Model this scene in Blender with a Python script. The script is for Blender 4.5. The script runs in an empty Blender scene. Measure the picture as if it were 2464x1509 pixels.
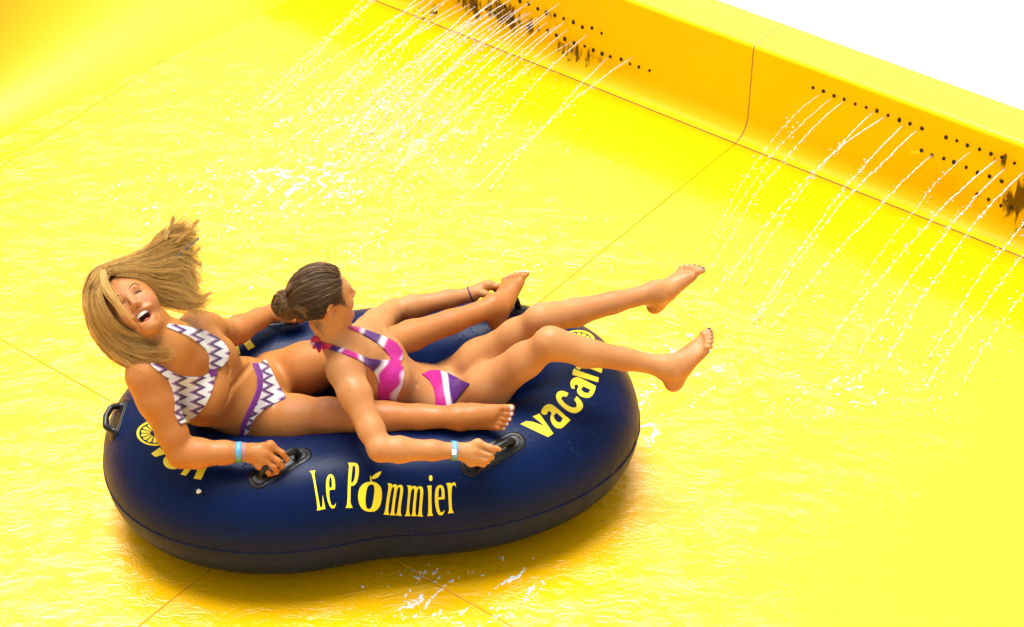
import bpy, bmesh, math, random
import numpy as np
from mathutils import Vector, Matrix
from mathutils.bvhtree import BVHTree
from mathutils.geometry import delaunay_2d_cdt

random.seed(7)
RNG = np.random.default_rng(11)
scene = bpy.context.scene
COL = scene.collection
PI = math.pi

# ------------------------------------------------------------------ camera
FPX = 5038.0                       # focal length for a picture 2464 pixels wide
PITCH = math.radians(38.0)
CAM = np.array([0.0, -5.6, 4.85])
cam_data = bpy.data.cameras.new('camera')
cam_data.sensor_width = 36.0
cam_data.lens = 36.0 * FPX / 2464.0
cam_data.clip_start = 0.1
cam_data.clip_end = 2000.0
cam = bpy.data.objects.new('camera', cam_data)
COL.objects.link(cam)
cam.location = CAM.tolist()
cam.rotation_euler = (PI / 2 - PITCH, 0, 0)
scene.camera = cam

# ------------------------------------------------------------------ sky, sun, exposure
SUN_EL, SUN_AZ = math.radians(74), math.radians(-15)   # azimuth from +y towards +x
world = bpy.data.worlds.new('World')
scene.world = world
world.use_nodes = True
wt = world.node_tree
wt.nodes.clear()
sky = wt.nodes.new('ShaderNodeTexSky')
sky.sky_type = 'NISHITA'
sky.sun_disc = False
sky.sun_elevation = SUN_EL
sky.sun_rotation = SUN_AZ
sky.air_density = 1.0
sky.dust_density = 4.0
sky.ozone_density = 1.0
hs = wt.nodes.new('ShaderNodeHueSaturation')
hs.inputs['Saturation'].default_value = 0.12
bg = wt.nodes.new('ShaderNodeBackground')
bg.inputs['Strength'].default_value = 0.098
wo = wt.nodes.new('ShaderNodeOutputWorld')
wt.links.new(sky.outputs[0], hs.inputs['Color'])
wt.links.new(hs.outputs[0], bg.inputs['Color'])
wt.links.new(bg.outputs[0], wo.inputs['Surface'])
sd = bpy.data.lights.new('sun', 'SUN')
sd.energy = 3.0
sd.angle = math.radians(36)
sd.color = (1.0, 0.97, 0.92)
sun = bpy.data.objects.new('sun', sd)
COL.objects.link(sun)
sdir = Vector((math.sin(SUN_AZ) * math.cos(SUN_EL), math.cos(SUN_AZ) * math.cos(SUN_EL), math.sin(SUN_EL)))
sun.rotation_euler = sdir.to_track_quat('Z', 'Y').to_euler()
sun.location = (sdir * 20).to_tuple()
scene.view_settings.view_transform = 'Standard'
scene.view_settings.look = 'None'
scene.view_settings.gamma = 1.0
scene.view_settings.exposure = 0.9
scene.view_settings.use_curve_mapping = False
scene.render.engine = 'CYCLES'
scene.cycles.max_bounces = 6
scene.cycles.diffuse_bounces = 3
scene.cycles.glossy_bounces = 3
scene.cycles.use_adaptive_sampling = True
scene.cycles.adaptive_threshold = 0.03
scene.cycles.adaptive_min_samples = 12
scene.cycles.use_denoising = True
scene.cycles.caustics_reflective = False
scene.cycles.caustics_refractive = False

# ------------------------------------------------------------------ helpers
FW = np.array([0, math.cos(PITCH), -math.sin(PITCH)])
UP = np.array([0, math.sin(PITCH), math.cos(PITCH)])


def ray(x, y):
    d = FW + (x - 1232) / FPX * np.array([1.0, 0, 0]) - (y - 754.5) / FPX * UP
    return d


def at(x, y, z):
    """the point of the place at height z that a survey of the photograph gives for (x, y)"""
    d = ray(x, y)
    return CAM + d * ((z - CAM[2]) / d[2])


def pixels(P):
    v = np.asarray(P) - CAM
    w = v @ FW
    return np.stack([1232 + FPX * v[..., 0] / w, 754.5 - FPX * (v @ UP) / w], -1)


def unit(v):
    v = np.asarray(v, float)
    return v / (np.linalg.norm(v) + 1e-12)


def tag(o, label=None, cat=None, group=None, kind=None):
    if label: o['label'] = label
    if cat: o['category'] = cat
    if group: o['group'] = group
    if kind: o['kind'] = kind
    return o


def empty(name, loc=(0, 0, 0)):
    o = bpy.data.objects.new(name, None)
    o.location = tuple(loc)
    o.empty_display_size = 0.1
    COL.objects.link(o)
    return o


def mesh_obj(name, V, Fc, mat, parent=None, smooth=True):
    me = bpy.data.meshes.new(name)
    me.from_pydata([tuple(map(float, v)) for v in V], [], [tuple(map(int, f)) for f in Fc])
    return link_mesh(name, me, mat, parent, smooth)


def link_mesh(name, me, mat, parent=None, smooth=True):
    if smooth and len(me.polygons):
        me.polygons.foreach_set('use_smooth', np.ones(len(me.polygons), bool))
    me.update()
    if mat: me.materials.append(mat)
    o = bpy.data.objects.new(name, me)
    COL.objects.link(o)
    if parent:
        o.parent = parent
        o.matrix_parent_inverse = Matrix.Translation(-Vector(parent.location))
    return o


def fast_mesh(name, V, Q, mat, parent=None, smooth=True):
    """V (n,3) array, Q (m,3|4) array"""
    V = np.ascontiguousarray(V, np.float32); Q = np.ascontiguousarray(Q, np.int32)
    k = Q.shape[1]
    me = bpy.data.meshes.new(name)
    me.vertices.add(len(V)); me.vertices.foreach_set('co', V.ravel())
    me.loops.add(Q.size); me.loops.foreach_set('vertex_index', Q.ravel())
    me.polygons.add(len(Q)); me.polygons.foreach_set('loop_start', np.arange(0, Q.size, k, dtype=np.int32))
    me.update(calc_edges=True)
    return link_mesh(name, me, mat, parent, smooth)


def frames(P, hint=None, closed=False):
    P = np.asarray(P, float)
    if closed: T = np.roll(P, -1, 0) - np.roll(P, 1, 0)
    else: T = np.gradient(P, axis=0)
    T /= np.linalg.norm(T, axis=1)[:, None] + 1e-12
    h = np.array(hint if hint is not None else (0, 0, 1.0))
    A = np.cross(np.broadcast_to(h, T.shape), T)
    bad = np.linalg.norm(A, axis=1) < 1e-3
    A[bad] = np.cross(np.array([0.31, 0.9, 0.2]), T[bad])
    A /= np.linalg.norm(A, axis=1)[:, None]
    B = np.cross(T, A)
    return T, A, B


def tube_geo(P, R, n=8, closed=False, caps=True, hint=None, flat=1.0):
    """sweep a circle (or a flattened one) of radius R along P"""
    P = np.asarray(P, float); m = len(P)
    R = np.broadcast_to(np.asarray(R, float), (m,))
    T, A, B = frames(P, hint, closed)
    a = np.arange(n) * 2 * PI / n
    V = P[:, None] + R[:, None, None] * (np.cos(a)[None, :, None] * A[:, None] + flat * np.sin(a)[None, :, None] * B[:, None])
    V = V.reshape(-1, 3)
    i = np.arange(m if closed else m - 1)[:, None]; j = np.arange(n)[None]
    i2 = (i + 1) % m; j2 = (j + 1) % n
    Q = np.stack([i * n + j, i * n + j2, i2 * n + j2, i2 * n + j], -1).reshape(-1, 4).tolist()
    V = V.tolist()
    if caps and not closed:
        Q.append(list(range(n - 1, -1, -1))); Q.append([(m - 1) * n + k for k in range(n)])
    return V, Q


def spline(pts, n):
    """Catmull-Rom through pts, n samples"""
    p = np.asarray(pts, float)
    p = np.vstack([2 * p[0] - p[1], p, 2 * p[-1] - p[-2]])
    t = np.linspace(0, len(p) - 3 - 1e-9, n)
    i = t.astype(int); f = (t - i)[:, None]
    a, b, c, d = p[i], p[i + 1], p[i + 2], p[i + 3]
    return 0.5 * (2 * b + (c - a) * f + (2 * a - 5 * b + 4 * c - d) * f ** 2 + (3 * b - a - 3 * c + d) * f ** 3)


# ------------------------------------------------------------------ materials
def new_mat(name, base=(0.5, 0.5, 0.5), rough=0.5, **kw):
    m = bpy.data.materials.new(name)
    m.use_nodes = True
    b = m.node_tree.nodes['Principled BSDF']
    b.inputs['Base Color'].default_value = (*base, 1)
    b.inputs['Roughness'].default_value = rough
    for k, v in kw.items():
        b.inputs[k.replace('_', ' ')].default_value = v
    return m


def N(m, t, **kw):
    n = m.node_tree.nodes.new(t)
    for k, v in kw.items():
        if k in n.inputs: n.inputs[k].default_value = v
        else: setattr(n, k, v)
    return n


def L(m, a, b):
    m.node_tree.links.new(a, b)


def ramp(m, fac, stops):
    r = N(m, 'ShaderNodeValToRGB')
    e = r.color_ramp.elements
    while len(e) > 1: e.remove(e[-1])
    e[0].position, e[0].color = stops[0][0], (*stops[0][1], 1)
    for p, c in stops[1:]:
        q = e.new(p); q.color = (*c, 1)
    L(m, fac, r.inputs[0])
    return r


def bsdf(m): return m.node_tree.nodes['Principled BSDF']


def coords(m, rot=0.0, scale=(1, 1, 1)):
    g = N(m, 'ShaderNodeNewGeometry')
    mp = N(m, 'ShaderNodeMapping')
    mp.inputs['Rotation'].default_value = (0, 0, rot)
    mp.inputs['Scale'].default_value = scale
    L(m, g.outputs['Position'], mp.inputs['Vector'])
    return mp.outputs[0]


def mix(m, fac, a, b):
    n = N(m, 'ShaderNodeMix', data_type='RGBA')
    for s, v in ((n.inputs['Factor'], fac), (n.inputs['A'], a), (n.inputs['B'], b)):
        if hasattr(v, 'links'): L(m, v, s)
        elif isinstance(v, tuple): s.default_value = (*v, 1)
        else: s.default_value = v
    return n.outputs['Result']


def math_(m, op, a, b=None, c=None):
    n = N(m, 'ShaderNodeMath', operation=op)
    for i, v in enumerate((a, b, c)):
        if v is None: continue
        if hasattr(v, 'links'): L(m, v, n.inputs[i])
        else: n.inputs[i].default_value = v
    return n.outputs[0]


YEL = (0.88, 0.455, 0.0)


def make_wet_yellow():
    """glossy gelcoat under a thin running film of water"""
    m = new_mat('wet yellow gelcoat', YEL, 0.22)
    b = bsdf(m)
    b.inputs['Coat Weight'].default_value = 1.0
    b.inputs['Coat Roughness'].default_value = 0.03
    b.inputs['Specular IOR Level'].default_value = 0.35
    b.inputs['Coat IOR'].default_value = 1.42
    flow = math.radians(-62)
    c1 = coords(m, flow, (1.0, 1.9, 1))
    n1 = N(m, 'ShaderNodeTexNoise', Scale=6.0, Detail=5.0, Roughness=0.55, Distortion=1.2)
    L(m, c1, n1.inputs['Vector'])
    c2 = coords(m, math.radians(-50), (1.0, 2.4, 1))
    n2 = N(m, 'ShaderNodeTexNoise', Scale=38.0, Detail=3.0, Roughness=0.6, Distortion=0.8)
    L(m, c2, n2.inputs['Vector'])
    # scalloped fronts of the little roll waves
    wv = N(m, 'ShaderNodeTexVoronoi', Scale=3.2, feature='SMOOTH_F1')
    wv.inputs['Smoothness'].default_value = 0.25
    nd = N(m, 'ShaderNodeTexNoise', Scale=2.3, Detail=3.0)
    cc = coords(m, flow, (0.7, 1.5, 1))
    L(m, cc, nd.inputs['Vector'])
    va = N(m, 'ShaderNodeVectorMath', operation='MULTIPLY_ADD')
    va.inputs[1].default_value = (0.35, 0.35, 0.0)
    L(m, nd.outputs['Color'], va.inputs[0]); L(m, cc, va.inputs[2])
    L(m, va.outputs[0], wv.inputs['Vector'])
    # where the film is rough and where it is calm: the water runs from the nozzles down the middle
    g = N(m, 'ShaderNodeNewGeometry')
    dS = N(m, 'ShaderNodeVectorMath', operation='DOT_PRODUCT'); dS.inputs[1].default_value = (0.794, -0.608, 0)
    dT = N(m, 'ShaderNodeVectorMath', operation='DOT_PRODUCT'); dT.inputs[1].default_value = (-0.608, -0.794, 0)
    L(m, g.outputs['Position'], dS.inputs[0]); L(m, g.outputs['Position'], dT.inputs[0])
    pm = N(m, 'ShaderNodeTexNoise', Scale=1.6, Detail=3.0)
    L(m, coords(m), pm.inputs['Vector'])
    ss = math_(m, 'MULTIPLY_ADD', pm.outputs['Fac'], 1.1, dS.outputs['Value'])
    ts = math_(m, 'MULTIPLY_ADD', pm.outputs['Fac'], 0.7, dT.outputs['Value'])
    e1 = ramp(m, math_(m, 'MULTIPLY_ADD', ss, 0.1, 0.5), [(0.20, (0.10,) * 3), (0.27, (1,) * 3), (0.625, (1,) * 3), (0.70, (0.07,) * 3)])
    e2 = ramp(m, math_(m, 'MULTIPLY_ADD', ts, 0.1, 0.5), [(0.392, (0.12,) * 3), (0.425, (1,) * 3)])
    pr = N(m, 'ShaderNodeMath', operation='MULTIPLY')
    L(m, e1.outputs['Color'], pr.inputs[0]); L(m, e2.outputs['Color'], pr.inputs[1])
    class _W: pass
    pw = _W(); pw.outputs = {'Color': pr.outputs[0]}; pr = pw
    # sharp crests: ridged noise
    c3_ = coords(m, math.radians(-72), (1.0, 1.7, 1))
    n3 = N(m, 'ShaderNodeTexNoise', Scale=7.5, Detail=4.0, Roughness=0.6, Distortion=1.6)
    L(m, c3_, n3.inputs['Vector'])
    rg = math_(m, 'ABSOLUTE', math_(m, 'MULTIPLY_ADD', n3.outputs['Fac'], 2.0, -1.0))
    rg = math_(m, 'POWER', rg, 0.6)
    h = math_(m, 'MULTIPLY', n1.outputs['Fac'], 0.012)
    h = math_(m, 'MULTIPLY_ADD', rg, -0.015, h)
    h = math_(m, 'MULTIPLY_ADD', n2.outputs['Fac'], 0.0022, h)
    h = math_(m, 'MULTIPLY_ADD', wv.outputs['Distance'], 0.016, h)
    h = math_(m, 'MULTIPLY', h, pr.outputs['Color'])
    bp = N(m, 'ShaderNodeBump', Strength=1.0, Distance=0.27)
    L(m, h, bp.inputs['Height'])
    L(m, bp.outputs[0], b.inputs['Coat Normal'])
    bp2 = N(m, 'ShaderNodeBump', Strength=0.5, Distance=0.2)
    L(m, h, bp2.inputs['Height'])
    L(m, bp2.outputs[0], b.inputs['Normal'])
    return m


def make_wall_yellow():
    """the same gelcoat standing dry, with black mould below the nozzles"""
    m = new_mat('yellow gelcoat wall', YEL, 0.4)
    b = bsdf(m)
    b.inputs['Specular IOR Level'].default_value = 0.12
    n = N(m, 'ShaderNodeTexNoise', Scale=1.6, Detail=3.0)
    L(m, coords(m), n.inputs['Vector'])
    r = ramp(m, n.outputs['Fac'], [(0.3, (0.89, 0.60, 0.0)), (0.7, (0.91, 0.64, 0.002))])
    # stains: attribute "stain" marks the zones, noise breaks them into runs
    at_ = N(m, 'ShaderNodeAttribute', attribute_name='stain')
    mp = coords(m, math.radians(37.4), (26, 26, 5.5))
    s1 = N(m, 'ShaderNodeTexNoise', Scale=1.15, Detail=5.0, Roughness=0.7)
    L(m, mp, s1.inputs['Vector'])
    s = math_(m, 'MULTIPLY_ADD', at_.outputs['Fac'], 0.42, s1.outputs['Fac'])
    sr = ramp(m, s, [(0.74, (0,) * 3), (0.84, (1,) * 3)])
    fac = math_(m, 'MULTIPLY', sr.outputs['Color'], 0.93)
    c = mix(m, fac, r.outputs['Color'], (0.012, 0.010, 0.004))
    # a brownish wash around the mould
    s2 = N(m, 'ShaderNodeTexNoise', Scale=0.35, Detail=3.0)
    L(m, mp, s2.inputs['Vector'])
    w = math_(m, 'MULTIPLY', at_.outputs['Fac'], math_(m, 'MULTIPLY', s2.outputs['Fac'], 0.55))
    c2 = mix(m, w, c, (0.30, 0.13, 0.0))
    L(m, c2, b.inputs['Base Color'])
    return m


M = {}
M['floor'] = make_wet_yellow()
M['wall'] = make_wall_yellow()
M['joint'] = new_mat('grey-brown joint filler', (0.40, 0.22, 0.04), 0.6)
M['bed'] = new_mat('yellow joint bed', (0.80, 0.50, 0.10), 0.6)
M['pale_joint'] = new_mat('pale joint filler', (0.75, 0.55, 0.25), 0.5)
M['bank'] = new_mat('dry yellow bank', (0.88, 0.42, 0.0), 0.35, Specular_IOR_Level=0.25, Coat_Weight=0.45, Coat_Roughness=0.15, Coat_IOR=1.42)
M['ground'] = new_mat('pale concrete', (0.78, 0.77, 0.74), 0.8)
M['black'] = new_mat('wet black rubber', (0.008, 0.008, 0.009), 0.32, Specular_IOR_Level=0.35)
M['hole'] = new_mat('dark nozzle bore', (0.012, 0.011, 0.008), 0.5)
M['print'] = new_mat('yellow print', (0.90, 0.74, 0.012), 0.55)
M['lip'] = new_mat('glossy yellow lip', (0.88, 0.55, 0.0), 0.2, Coat_Weight=1.0, Coat_Roughness=0.12, Coat_IOR=1.5)
M['valve'] = new_mat('white plastic', (0.75, 0.76, 0.78), 0.35)


def make_vinyl():
    m = new_mat('navy vinyl', (0.002, 0.011, 0.055), 0.42)
    b = bsdf(m)
    b.inputs['Specular IOR Level'].default_value = 0.13
    b.inputs['Coat Weight'].default_value = 0.0
    b.inputs['Coat Roughness'].default_value = 0.2
    n = N(m, 'ShaderNodeTexNoise', Scale=3.5, Detail=4.0)
    L(m, coords(m), n.inputs['Vector'])
    r = ramp(m, n.outputs['Fac'], [(0.3, (0.0003, 0.0058, 0.038)), (0.7, (0.0004, 0.0095, 0.058))])
    # pale scuffs
    sc = N(m, 'ShaderNodeTexNoise', Scale=4.0, Detail=2.0, Distortion=1.5)
    L(m, coords(m, 0.7, (1.0, 9.0, 1.0)), sc.inputs['Vector'])
    sr = ramp(m, sc.outputs['Fac'], [(0.66, (0,) * 3), (0.78, (0.35,) * 3)])
    L(m, mix(m, sr.outputs['Color'], r.outputs['Color'], (0.003, 0.03, 0.14)), b.inputs['Base Color'])
    # beads of water
    v = N(m, 'ShaderNodeTexVoronoi', Scale=70.0, Randomness=1.0)
    L(m, coords(m), v.inputs['Vector'])
    vr = ramp(m, v.outputs['Distance'], [(0.0, (1,) * 3), (0.26, (0,) * 3)])
    n3 = N(m, 'ShaderNodeTexNoise', Scale=9.0)
    L(m, coords(m), n3.inputs['Vector'])
    nr = ramp(m, n3.outputs['Fac'], [(0.5, (0,) * 3), (0.62, (1,) * 3)])
    fine = N(m, 'ShaderNodeTexNoise', Scale=420.0, Detail=2.0)
    L(m, coords(m), fine.inputs['Vector'])
    h = math_(m, 'MULTIPLY', vr.outputs['Color'], nr.outputs['Color'])
    h = math_(m, 'MULTIPLY_ADD', fine.outputs['Fac'], 0.08, h)
    bp = N(m, 'ShaderNodeBump', Strength=0.9, Distance=0.003)
    L(m, h, bp.inputs['Height']); L(m, bp.outputs[0], b.inputs['Normal'])
    rr = ramp(m, n.outputs['Fac'], [(0.3, (0.30,) * 3), (0.7, (0.45,) * 3)])
    L(m, rr.outputs['Color'], b.inputs['Roughness'])
    return m


M['vinyl'] = make_vinyl()

# ------------------------------------------------------------------ the slide: floor, walls
ORG = np.array([0.939, 1.769, 0.0])           # where a floor joint meets the far wall
WD = np.array([0.794, -0.608, 0.0])           # along the wall
WM = np.array([-0.608, -0.794, 0.0])          # from the wall out over the floor


def slide(s, t, z=0.0):
    return ORG + WD * s + WM * t + np.array([0, 0, z])


gp = mesh_obj('ground', [(-600, -600, -1.6), (600, -600, -1.6), (600, 600, -1.6), (-600, 600, -1.6)], [(0, 1, 2, 3)], M['ground'], smooth=False)
tag(gp, kind='structure')

floor = empty('slide_floor')
tag(floor, kind='structure')
GAP = 0.0009
S_L = lambda t: -2.43 + (t - 0.335) * 0.0665     # the skewed joint on the left
t_cuts = [0.0, 2.767, 5.6, 8.4]
s_cols = [(lambda t: -5.2, S_L), (S_L, lambda t: 0.0), (lambda t: 0.0, lambda t: 2.46), (lambda t: 2.46, lambda t: 4.92)]
for ta, tb in zip(t_cuts[:-1], t_cuts[1:]):
    for fa, fb in s_cols:
        ring = [(fa(ta) + GAP, ta + GAP), (fb(ta) - GAP, ta + GAP), (fb(tb) - GAP, tb - GAP), (fa(tb) + GAP, tb - GAP)]
        e = 0.003
        inn = [(ring[0][0] + e, ring[0][1] + e), (ring[1][0] - e, ring[1][1] + e), (ring[2][0] - e, ring[2][1] - e), (ring[3][0] + e, ring[3][1] - e)]
        V = [slide(s, t, 0.0) for s, t in inn] + [slide(s, t, -0.003) for s, t in ring] + [slide(s, t, -0.03) for s, t in ring]
        Fc = [(0, 1, 2, 3)] + [(k, 4 + k, 4 + (k + 1) % 4, (k + 1) % 4) for k in range(4)] + [(4 + k, 8 + k, 8 + (k + 1) % 4, 4 + (k + 1) % 4) for k in range(4)]
        mesh_obj('panel', V, Fc, M['floor'], floor, smooth=False)
V = [slide(-5.2, -0.02, -0.006), slide(4.92, -0.02, -0.006), slide(4.92, 8.4, -0.006), slide(-5.2, 8.4, -0.006)]
mesh_obj('joint_bed', V, [(0, 1, 2, 3)], M['bed'], floor, smooth=False)

# far wall: cove, upright face, rounded shoulder, flat pale lip
RC, ZT, LIPW = 0.085, 0.432, 0.215
prof = [(0.0, 0.003)]
for k in range(1, 11):
    a = k / 10 * PI / 2
    prof.append((-RC * math.sin(a), 0.003 + RC * (1 - math.cos(a))))
for z in np.linspace(RC + 0.02, ZT - 0.022, 12): prof.append((-RC - 0.004 * (z - RC), z))
x0 = prof[-1][0]
for k in range(1, 7):
    a = k / 6 * PI / 2
    prof.append((x0 - 0.02 * (1 - math.cos(a)), ZT - 0.02 + 0.02 * math.sin(a)))
x0 = prof[-1][0]
lip_prof = np.array([(x0 + 0.004, ZT - 0.0015), (x0, ZT + 0.001), (x0 - LIPW * 0.5, ZT + 0.003), (x0 - LIPW + 0.012, ZT + 0.001), (x0 - LIPW + 0.003, ZT - 0.004), (x0 - LIPW, ZT - 0.014), (x0 - LIPW, ZT - 0.2)])
prof = np.array(prof)
FACE_T = -RC - 0.003


def wall_at(x, y):
    """where a survey ray meets the wall's upright face: (s, z)"""
    d = ray(x, y)
    k = (FACE_T - (CAM - ORG) @ WM) / (d @ WM)
    p = CAM + d * k
    return (p - ORG) @ WD, p[2]


def c2(x, y): return 812 + x * 0.3428, y * 0.3428
def c3(x, y): return 1624.2 + x * 0.3429, y * 0.3429
def c4(x, y): return 1624.2 + x * 0.3429, 481.3 + y * 0.3429


noz_right = [(972, 614), (1045, 638), (1119, 670), (1190, 695), (1268, 728), (1345, 752), (1420, 776), (1498, 808), (1577, 840), (1652, 866), (1736, 899), (1905, 962), (1980, 985), (2055, 1018), (2140, 1046), (2220, 1077), (2297, 1102), (2385, 1143),
             (1733, 1053), (1806, 1087), (1889, 1110), (1960, 1135), (2046, 1172), (2126, 1210), (2210, 1235), (2295, 1270), (2122, 1362), (2203, 1397), (2290, 1440), (2362, 1455)]
noz_left = [(1285, 8), (1345, 25), (1410, 60), (1470, 88), (1530, 105), (1592, 128), (1660, 153), (1723, 188), (1790, 195), (1858, 232), (2058, 447), (2120, 468), (2195, 493),
            (1665, 300), (1740, 322), (1800, 350), (1862, 375), (1920, 395), (1995, 415), (1290, 165), (1230, 130), (1180, 45), (1350, 180), (1415, 205), (1480, 212), (1600, 272), (1540, 245), (975, 40), (1045, 55), (1110, 95), (705, 40), (1180, 165)]
noz = [wall_at(*c3(*p)) for p in noz_right] + [wall_at(*c2(*p)) for p in noz_left]


def stain_at(s, z):
    v = 0.0
    for cs, cz, ws, wz, am in STAINS:
        v = max(v, am * math.exp(-((s - cs) / ws) ** 2 - ((z - cz) / wz) ** 2))
    return v


def stain_spot(p, ws, wz, am):
    s, z = wall_at(*p)
    return (s, z, ws, wz, am)


STAINS = [stain_spot(c2(1180, 90), 0.16, 0.10, 1.0), stain_spot(c2(950, 30), 0.16, 0.09, 0.85), stain_spot(c2(1380, 190), 0.10, 0.07, 0.85), stain_spot(c2(1680, 350), 0.17, 0.06, 0.85),
          stain_spot(c2(1480, 110), 0.05, 0.05, 0.7), stain_spot(c2(700, 60), 0.12, 0.07, 0.6),
          stain_spot(c3(2420, 1400), 0.11, 0.13, 1.0), stain_spot(c3(2300, 1130), 0.07, 0.05, 0.75), stain_spot(c3(1900, 1300), 0.2, 0.08, 0.52), stain_spot(c3(2520, 1500), 0.12, 0.12, 0.95)]

wall = empty('slide_wall', slide(0, 0, 0))
tag(wall, 'tall yellow fibreglass slide wall with pale lip and two nozzle rows behind the tube', 'slide wall')


def wall_panel(s0, s1):
    ns = max(2, int((s1 - s0) / 0.02))
    S = np.linspace(s0, s1, ns)
    V, st = [], []
    for s in S:
        for x, z in prof:
            V.append(slide(s, x, z))
            st.append(stain_at(s, z) if z < ZT - 0.03 else 0.0)
    k = len(prof)
    i = np.arange(ns - 1)[:, None]; j = np.arange(k - 1)[None]
    Q = np.stack([i * k + j, i * k + j + 1, (i + 1) * k + j + 1, (i + 1) * k + j], -1).reshape(-1, 4)
    o = fast_mesh('panel', np.array(V), Q, M['wall'], wall)
    lp = np.array([slide(s_, x, z) for s_ in (s0, s1) for x, z in lip_prof]); kk = len(lip_prof)
    lq = [(q, q + 1, kk + q + 1, kk + q) for q in range(kk - 1)]
    mesh_obj('lip', lp, lq, M['lip'], wall, smooth=False)
    a = o.data.attributes.new('stain', 'FLOAT', 'POINT')
    a.data.foreach_set('value', np.array(st, np.float32))
    return o


for s0, s1 in ((-4.9, -2.452), (-2.448, -0.002), (0.002, 2.458), (2.462, 4.9)):
    wall_panel(s0, s1)
for sj in (-2.45, 0.0, 2.46):         # joint strips sunk between the panels
    P = np.array([slide(sj, x + 0.0, z) for x, z in list(prof) + list(lip_prof[1:-1])]) + WM * 0.0005 + np.array([0, 0, 0.0008])
    w = 0.0032
    V = np.concatenate([P - WD * w, P + WD * w]); k = len(P)
    Q = [(i, i + 1, k + i + 1, k + i) for i in range(k - 1)]
    mesh_obj('joint', V, Q, M['joint'], wall, smooth=False)
# joint along the foot of the wall
Vb, Qb = tube_geo([slide(s, 0.002, 0.0025) for s in np.linspace(-4.9, 4.9, 60)], 0.0022, 6)
mesh_obj('joint', Vb, Qb, M['joint'], wall)

# nozzle bores: a collar ring round a recessed dark disc
nz_mesh = None
for s, z in noz:
    if z > ZT - 0.03 or z < 0.09: continue
    if nz_mesh is None:
        V, Fc = [], []
        seg = 10
        for r, dpt in ((0.0075, 0.0005), (0.0072, 0.004), (0.0052, 0.004), (0.0048, 0.001)):
            for k in range(seg):
                a = k * 2 * PI / seg
                V.append((r * math.cos(a), dpt, r * math.sin(a)))
        for q in range(3):
            for k in range(seg):
                Fc.append((q * seg + k, q * seg + (k + 1) % seg, (q + 1) * seg + (k + 1) % seg, (q + 1) * seg + k))
        Fc.append([3 * seg + k for k in range(seg)])
        o = mesh_obj('nozzle', V, Fc, M['hole'], wall)
        nz_mesh = o.data
    else:
        o = bpy.data.objects.new('nozzle', nz_mesh); COL.objects.link(o)
        o.parent = wall; o.matrix_parent_inverse = Matrix.Translation(-Vector(wall.location))
    sc = random.uniform(0.8, 1.15)
    p = slide(s, -RC - 0.004 * (z - RC), z)
    o.matrix_basis = Matrix.Translation(p.tolist()) @ Matrix.Rotation(math.atan2(WM[1], WM[0]) - PI / 2, 4, 'Z') @ Matrix.Diagonal((sc, 1, sc * random.uniform(1.0, 1.5), 1))
# small yellow sticker beside the second nozzle row
s, z = wall_at(*c3(1690, 1065))
q0 = slide(s, -RC + 0.003, z)
sl = unit(WD * 0.97 + np.array([0, 0, 0.42]))
hz = np.cross(WM, sl)
V = [q0 - sl * 0.022 - hz * 0.006, q0 + sl * 0.022 - hz * 0.006, q0 + sl * 0.022 + hz * 0.006, q0 - sl * 0.022 + hz * 0.006]
V += [v - WM * 0.004 for v in V]
mesh_obj('sticker', V, [(0, 1, 2, 3), (0, 4, 5, 1), (1, 5, 6, 2), (2, 6, 7, 3), (3, 7, 4, 0)], M['print'], wall, smooth=False)

# left bank: the floor sweeps up into a curved wall
FOOT = np.array([-2.24, 1.74, 0.0]); BD = np.array([0.70, 0.714, 0.0]); BN = np.array([-0.714, 0.70, 0.0])


def bank_profile(f):
    R = 0.30 + 1.5 * f
    H = 0.56 + 0.1 * f
    pts = []
    amax = min(PI / 2, math.acos(max(-1, 1 - H / R)) if H < R else PI / 2)
    for k in range(25):
        a = amax * k / 24
        pts.append((R * math.sin(a), R * (1 - math.cos(a)) + 0.0006))
    q, z = pts[-1]
    tx, tz = math.cos(amax), math.sin(amax)
    for k in range(1, 9):
        l = max(0.02, (H - z)) / max(0.2, tz) * k / 8
        pts.append((q + tx * l, z + tz * l))
    q, z = pts[-1]
    pts += [(q + 0.006, z + 0.012), (q + 0.02, z + 0.018), (q + 0.22, z + 0.018), (q + 0.222, z - 0.15)]
    return pts


bank = empty('slide_bank', FOOT)
tag(bank, 'smooth orange-yellow curved slide bank sweeping up in the top left corner', 'slide wall')
V = []
ks = np.linspace(-4.2, 2.3, 80)
for s in ks:
    f = min(1, max(0, (s + 0.2) / 2.6)) ** 1.2
    for q, z in bank_profile(f):
        V.append(FOOT + BD * s + BN * q + np.array([0, 0, z]))
k = len(bank_profile(0))
i = np.arange(len(ks) - 1)[:, None]; j = np.arange(k - 1)[None]
Q = np.stack([i * k + j, (i + 1) * k + j, (i + 1) * k + j + 1, i * k + j + 1], -1).reshape(-1, 4)
fast_mesh('panel', np.array(V), Q, M['bank'], bank)

# ------------------------------------------------------------------ the inflatable tube
TC = np.array([-0.4608, -0.3103]); TTH = 0.1958; TA, TB, TN, TW, TR = 0.6771, 0.3345, 2.3774, 0.068, 0.2217
AX = np.array([math.cos(TTH), math.sin(TTH), 0]); AY = np.array([-math.sin(TTH), math.cos(TTH), 0])


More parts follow.
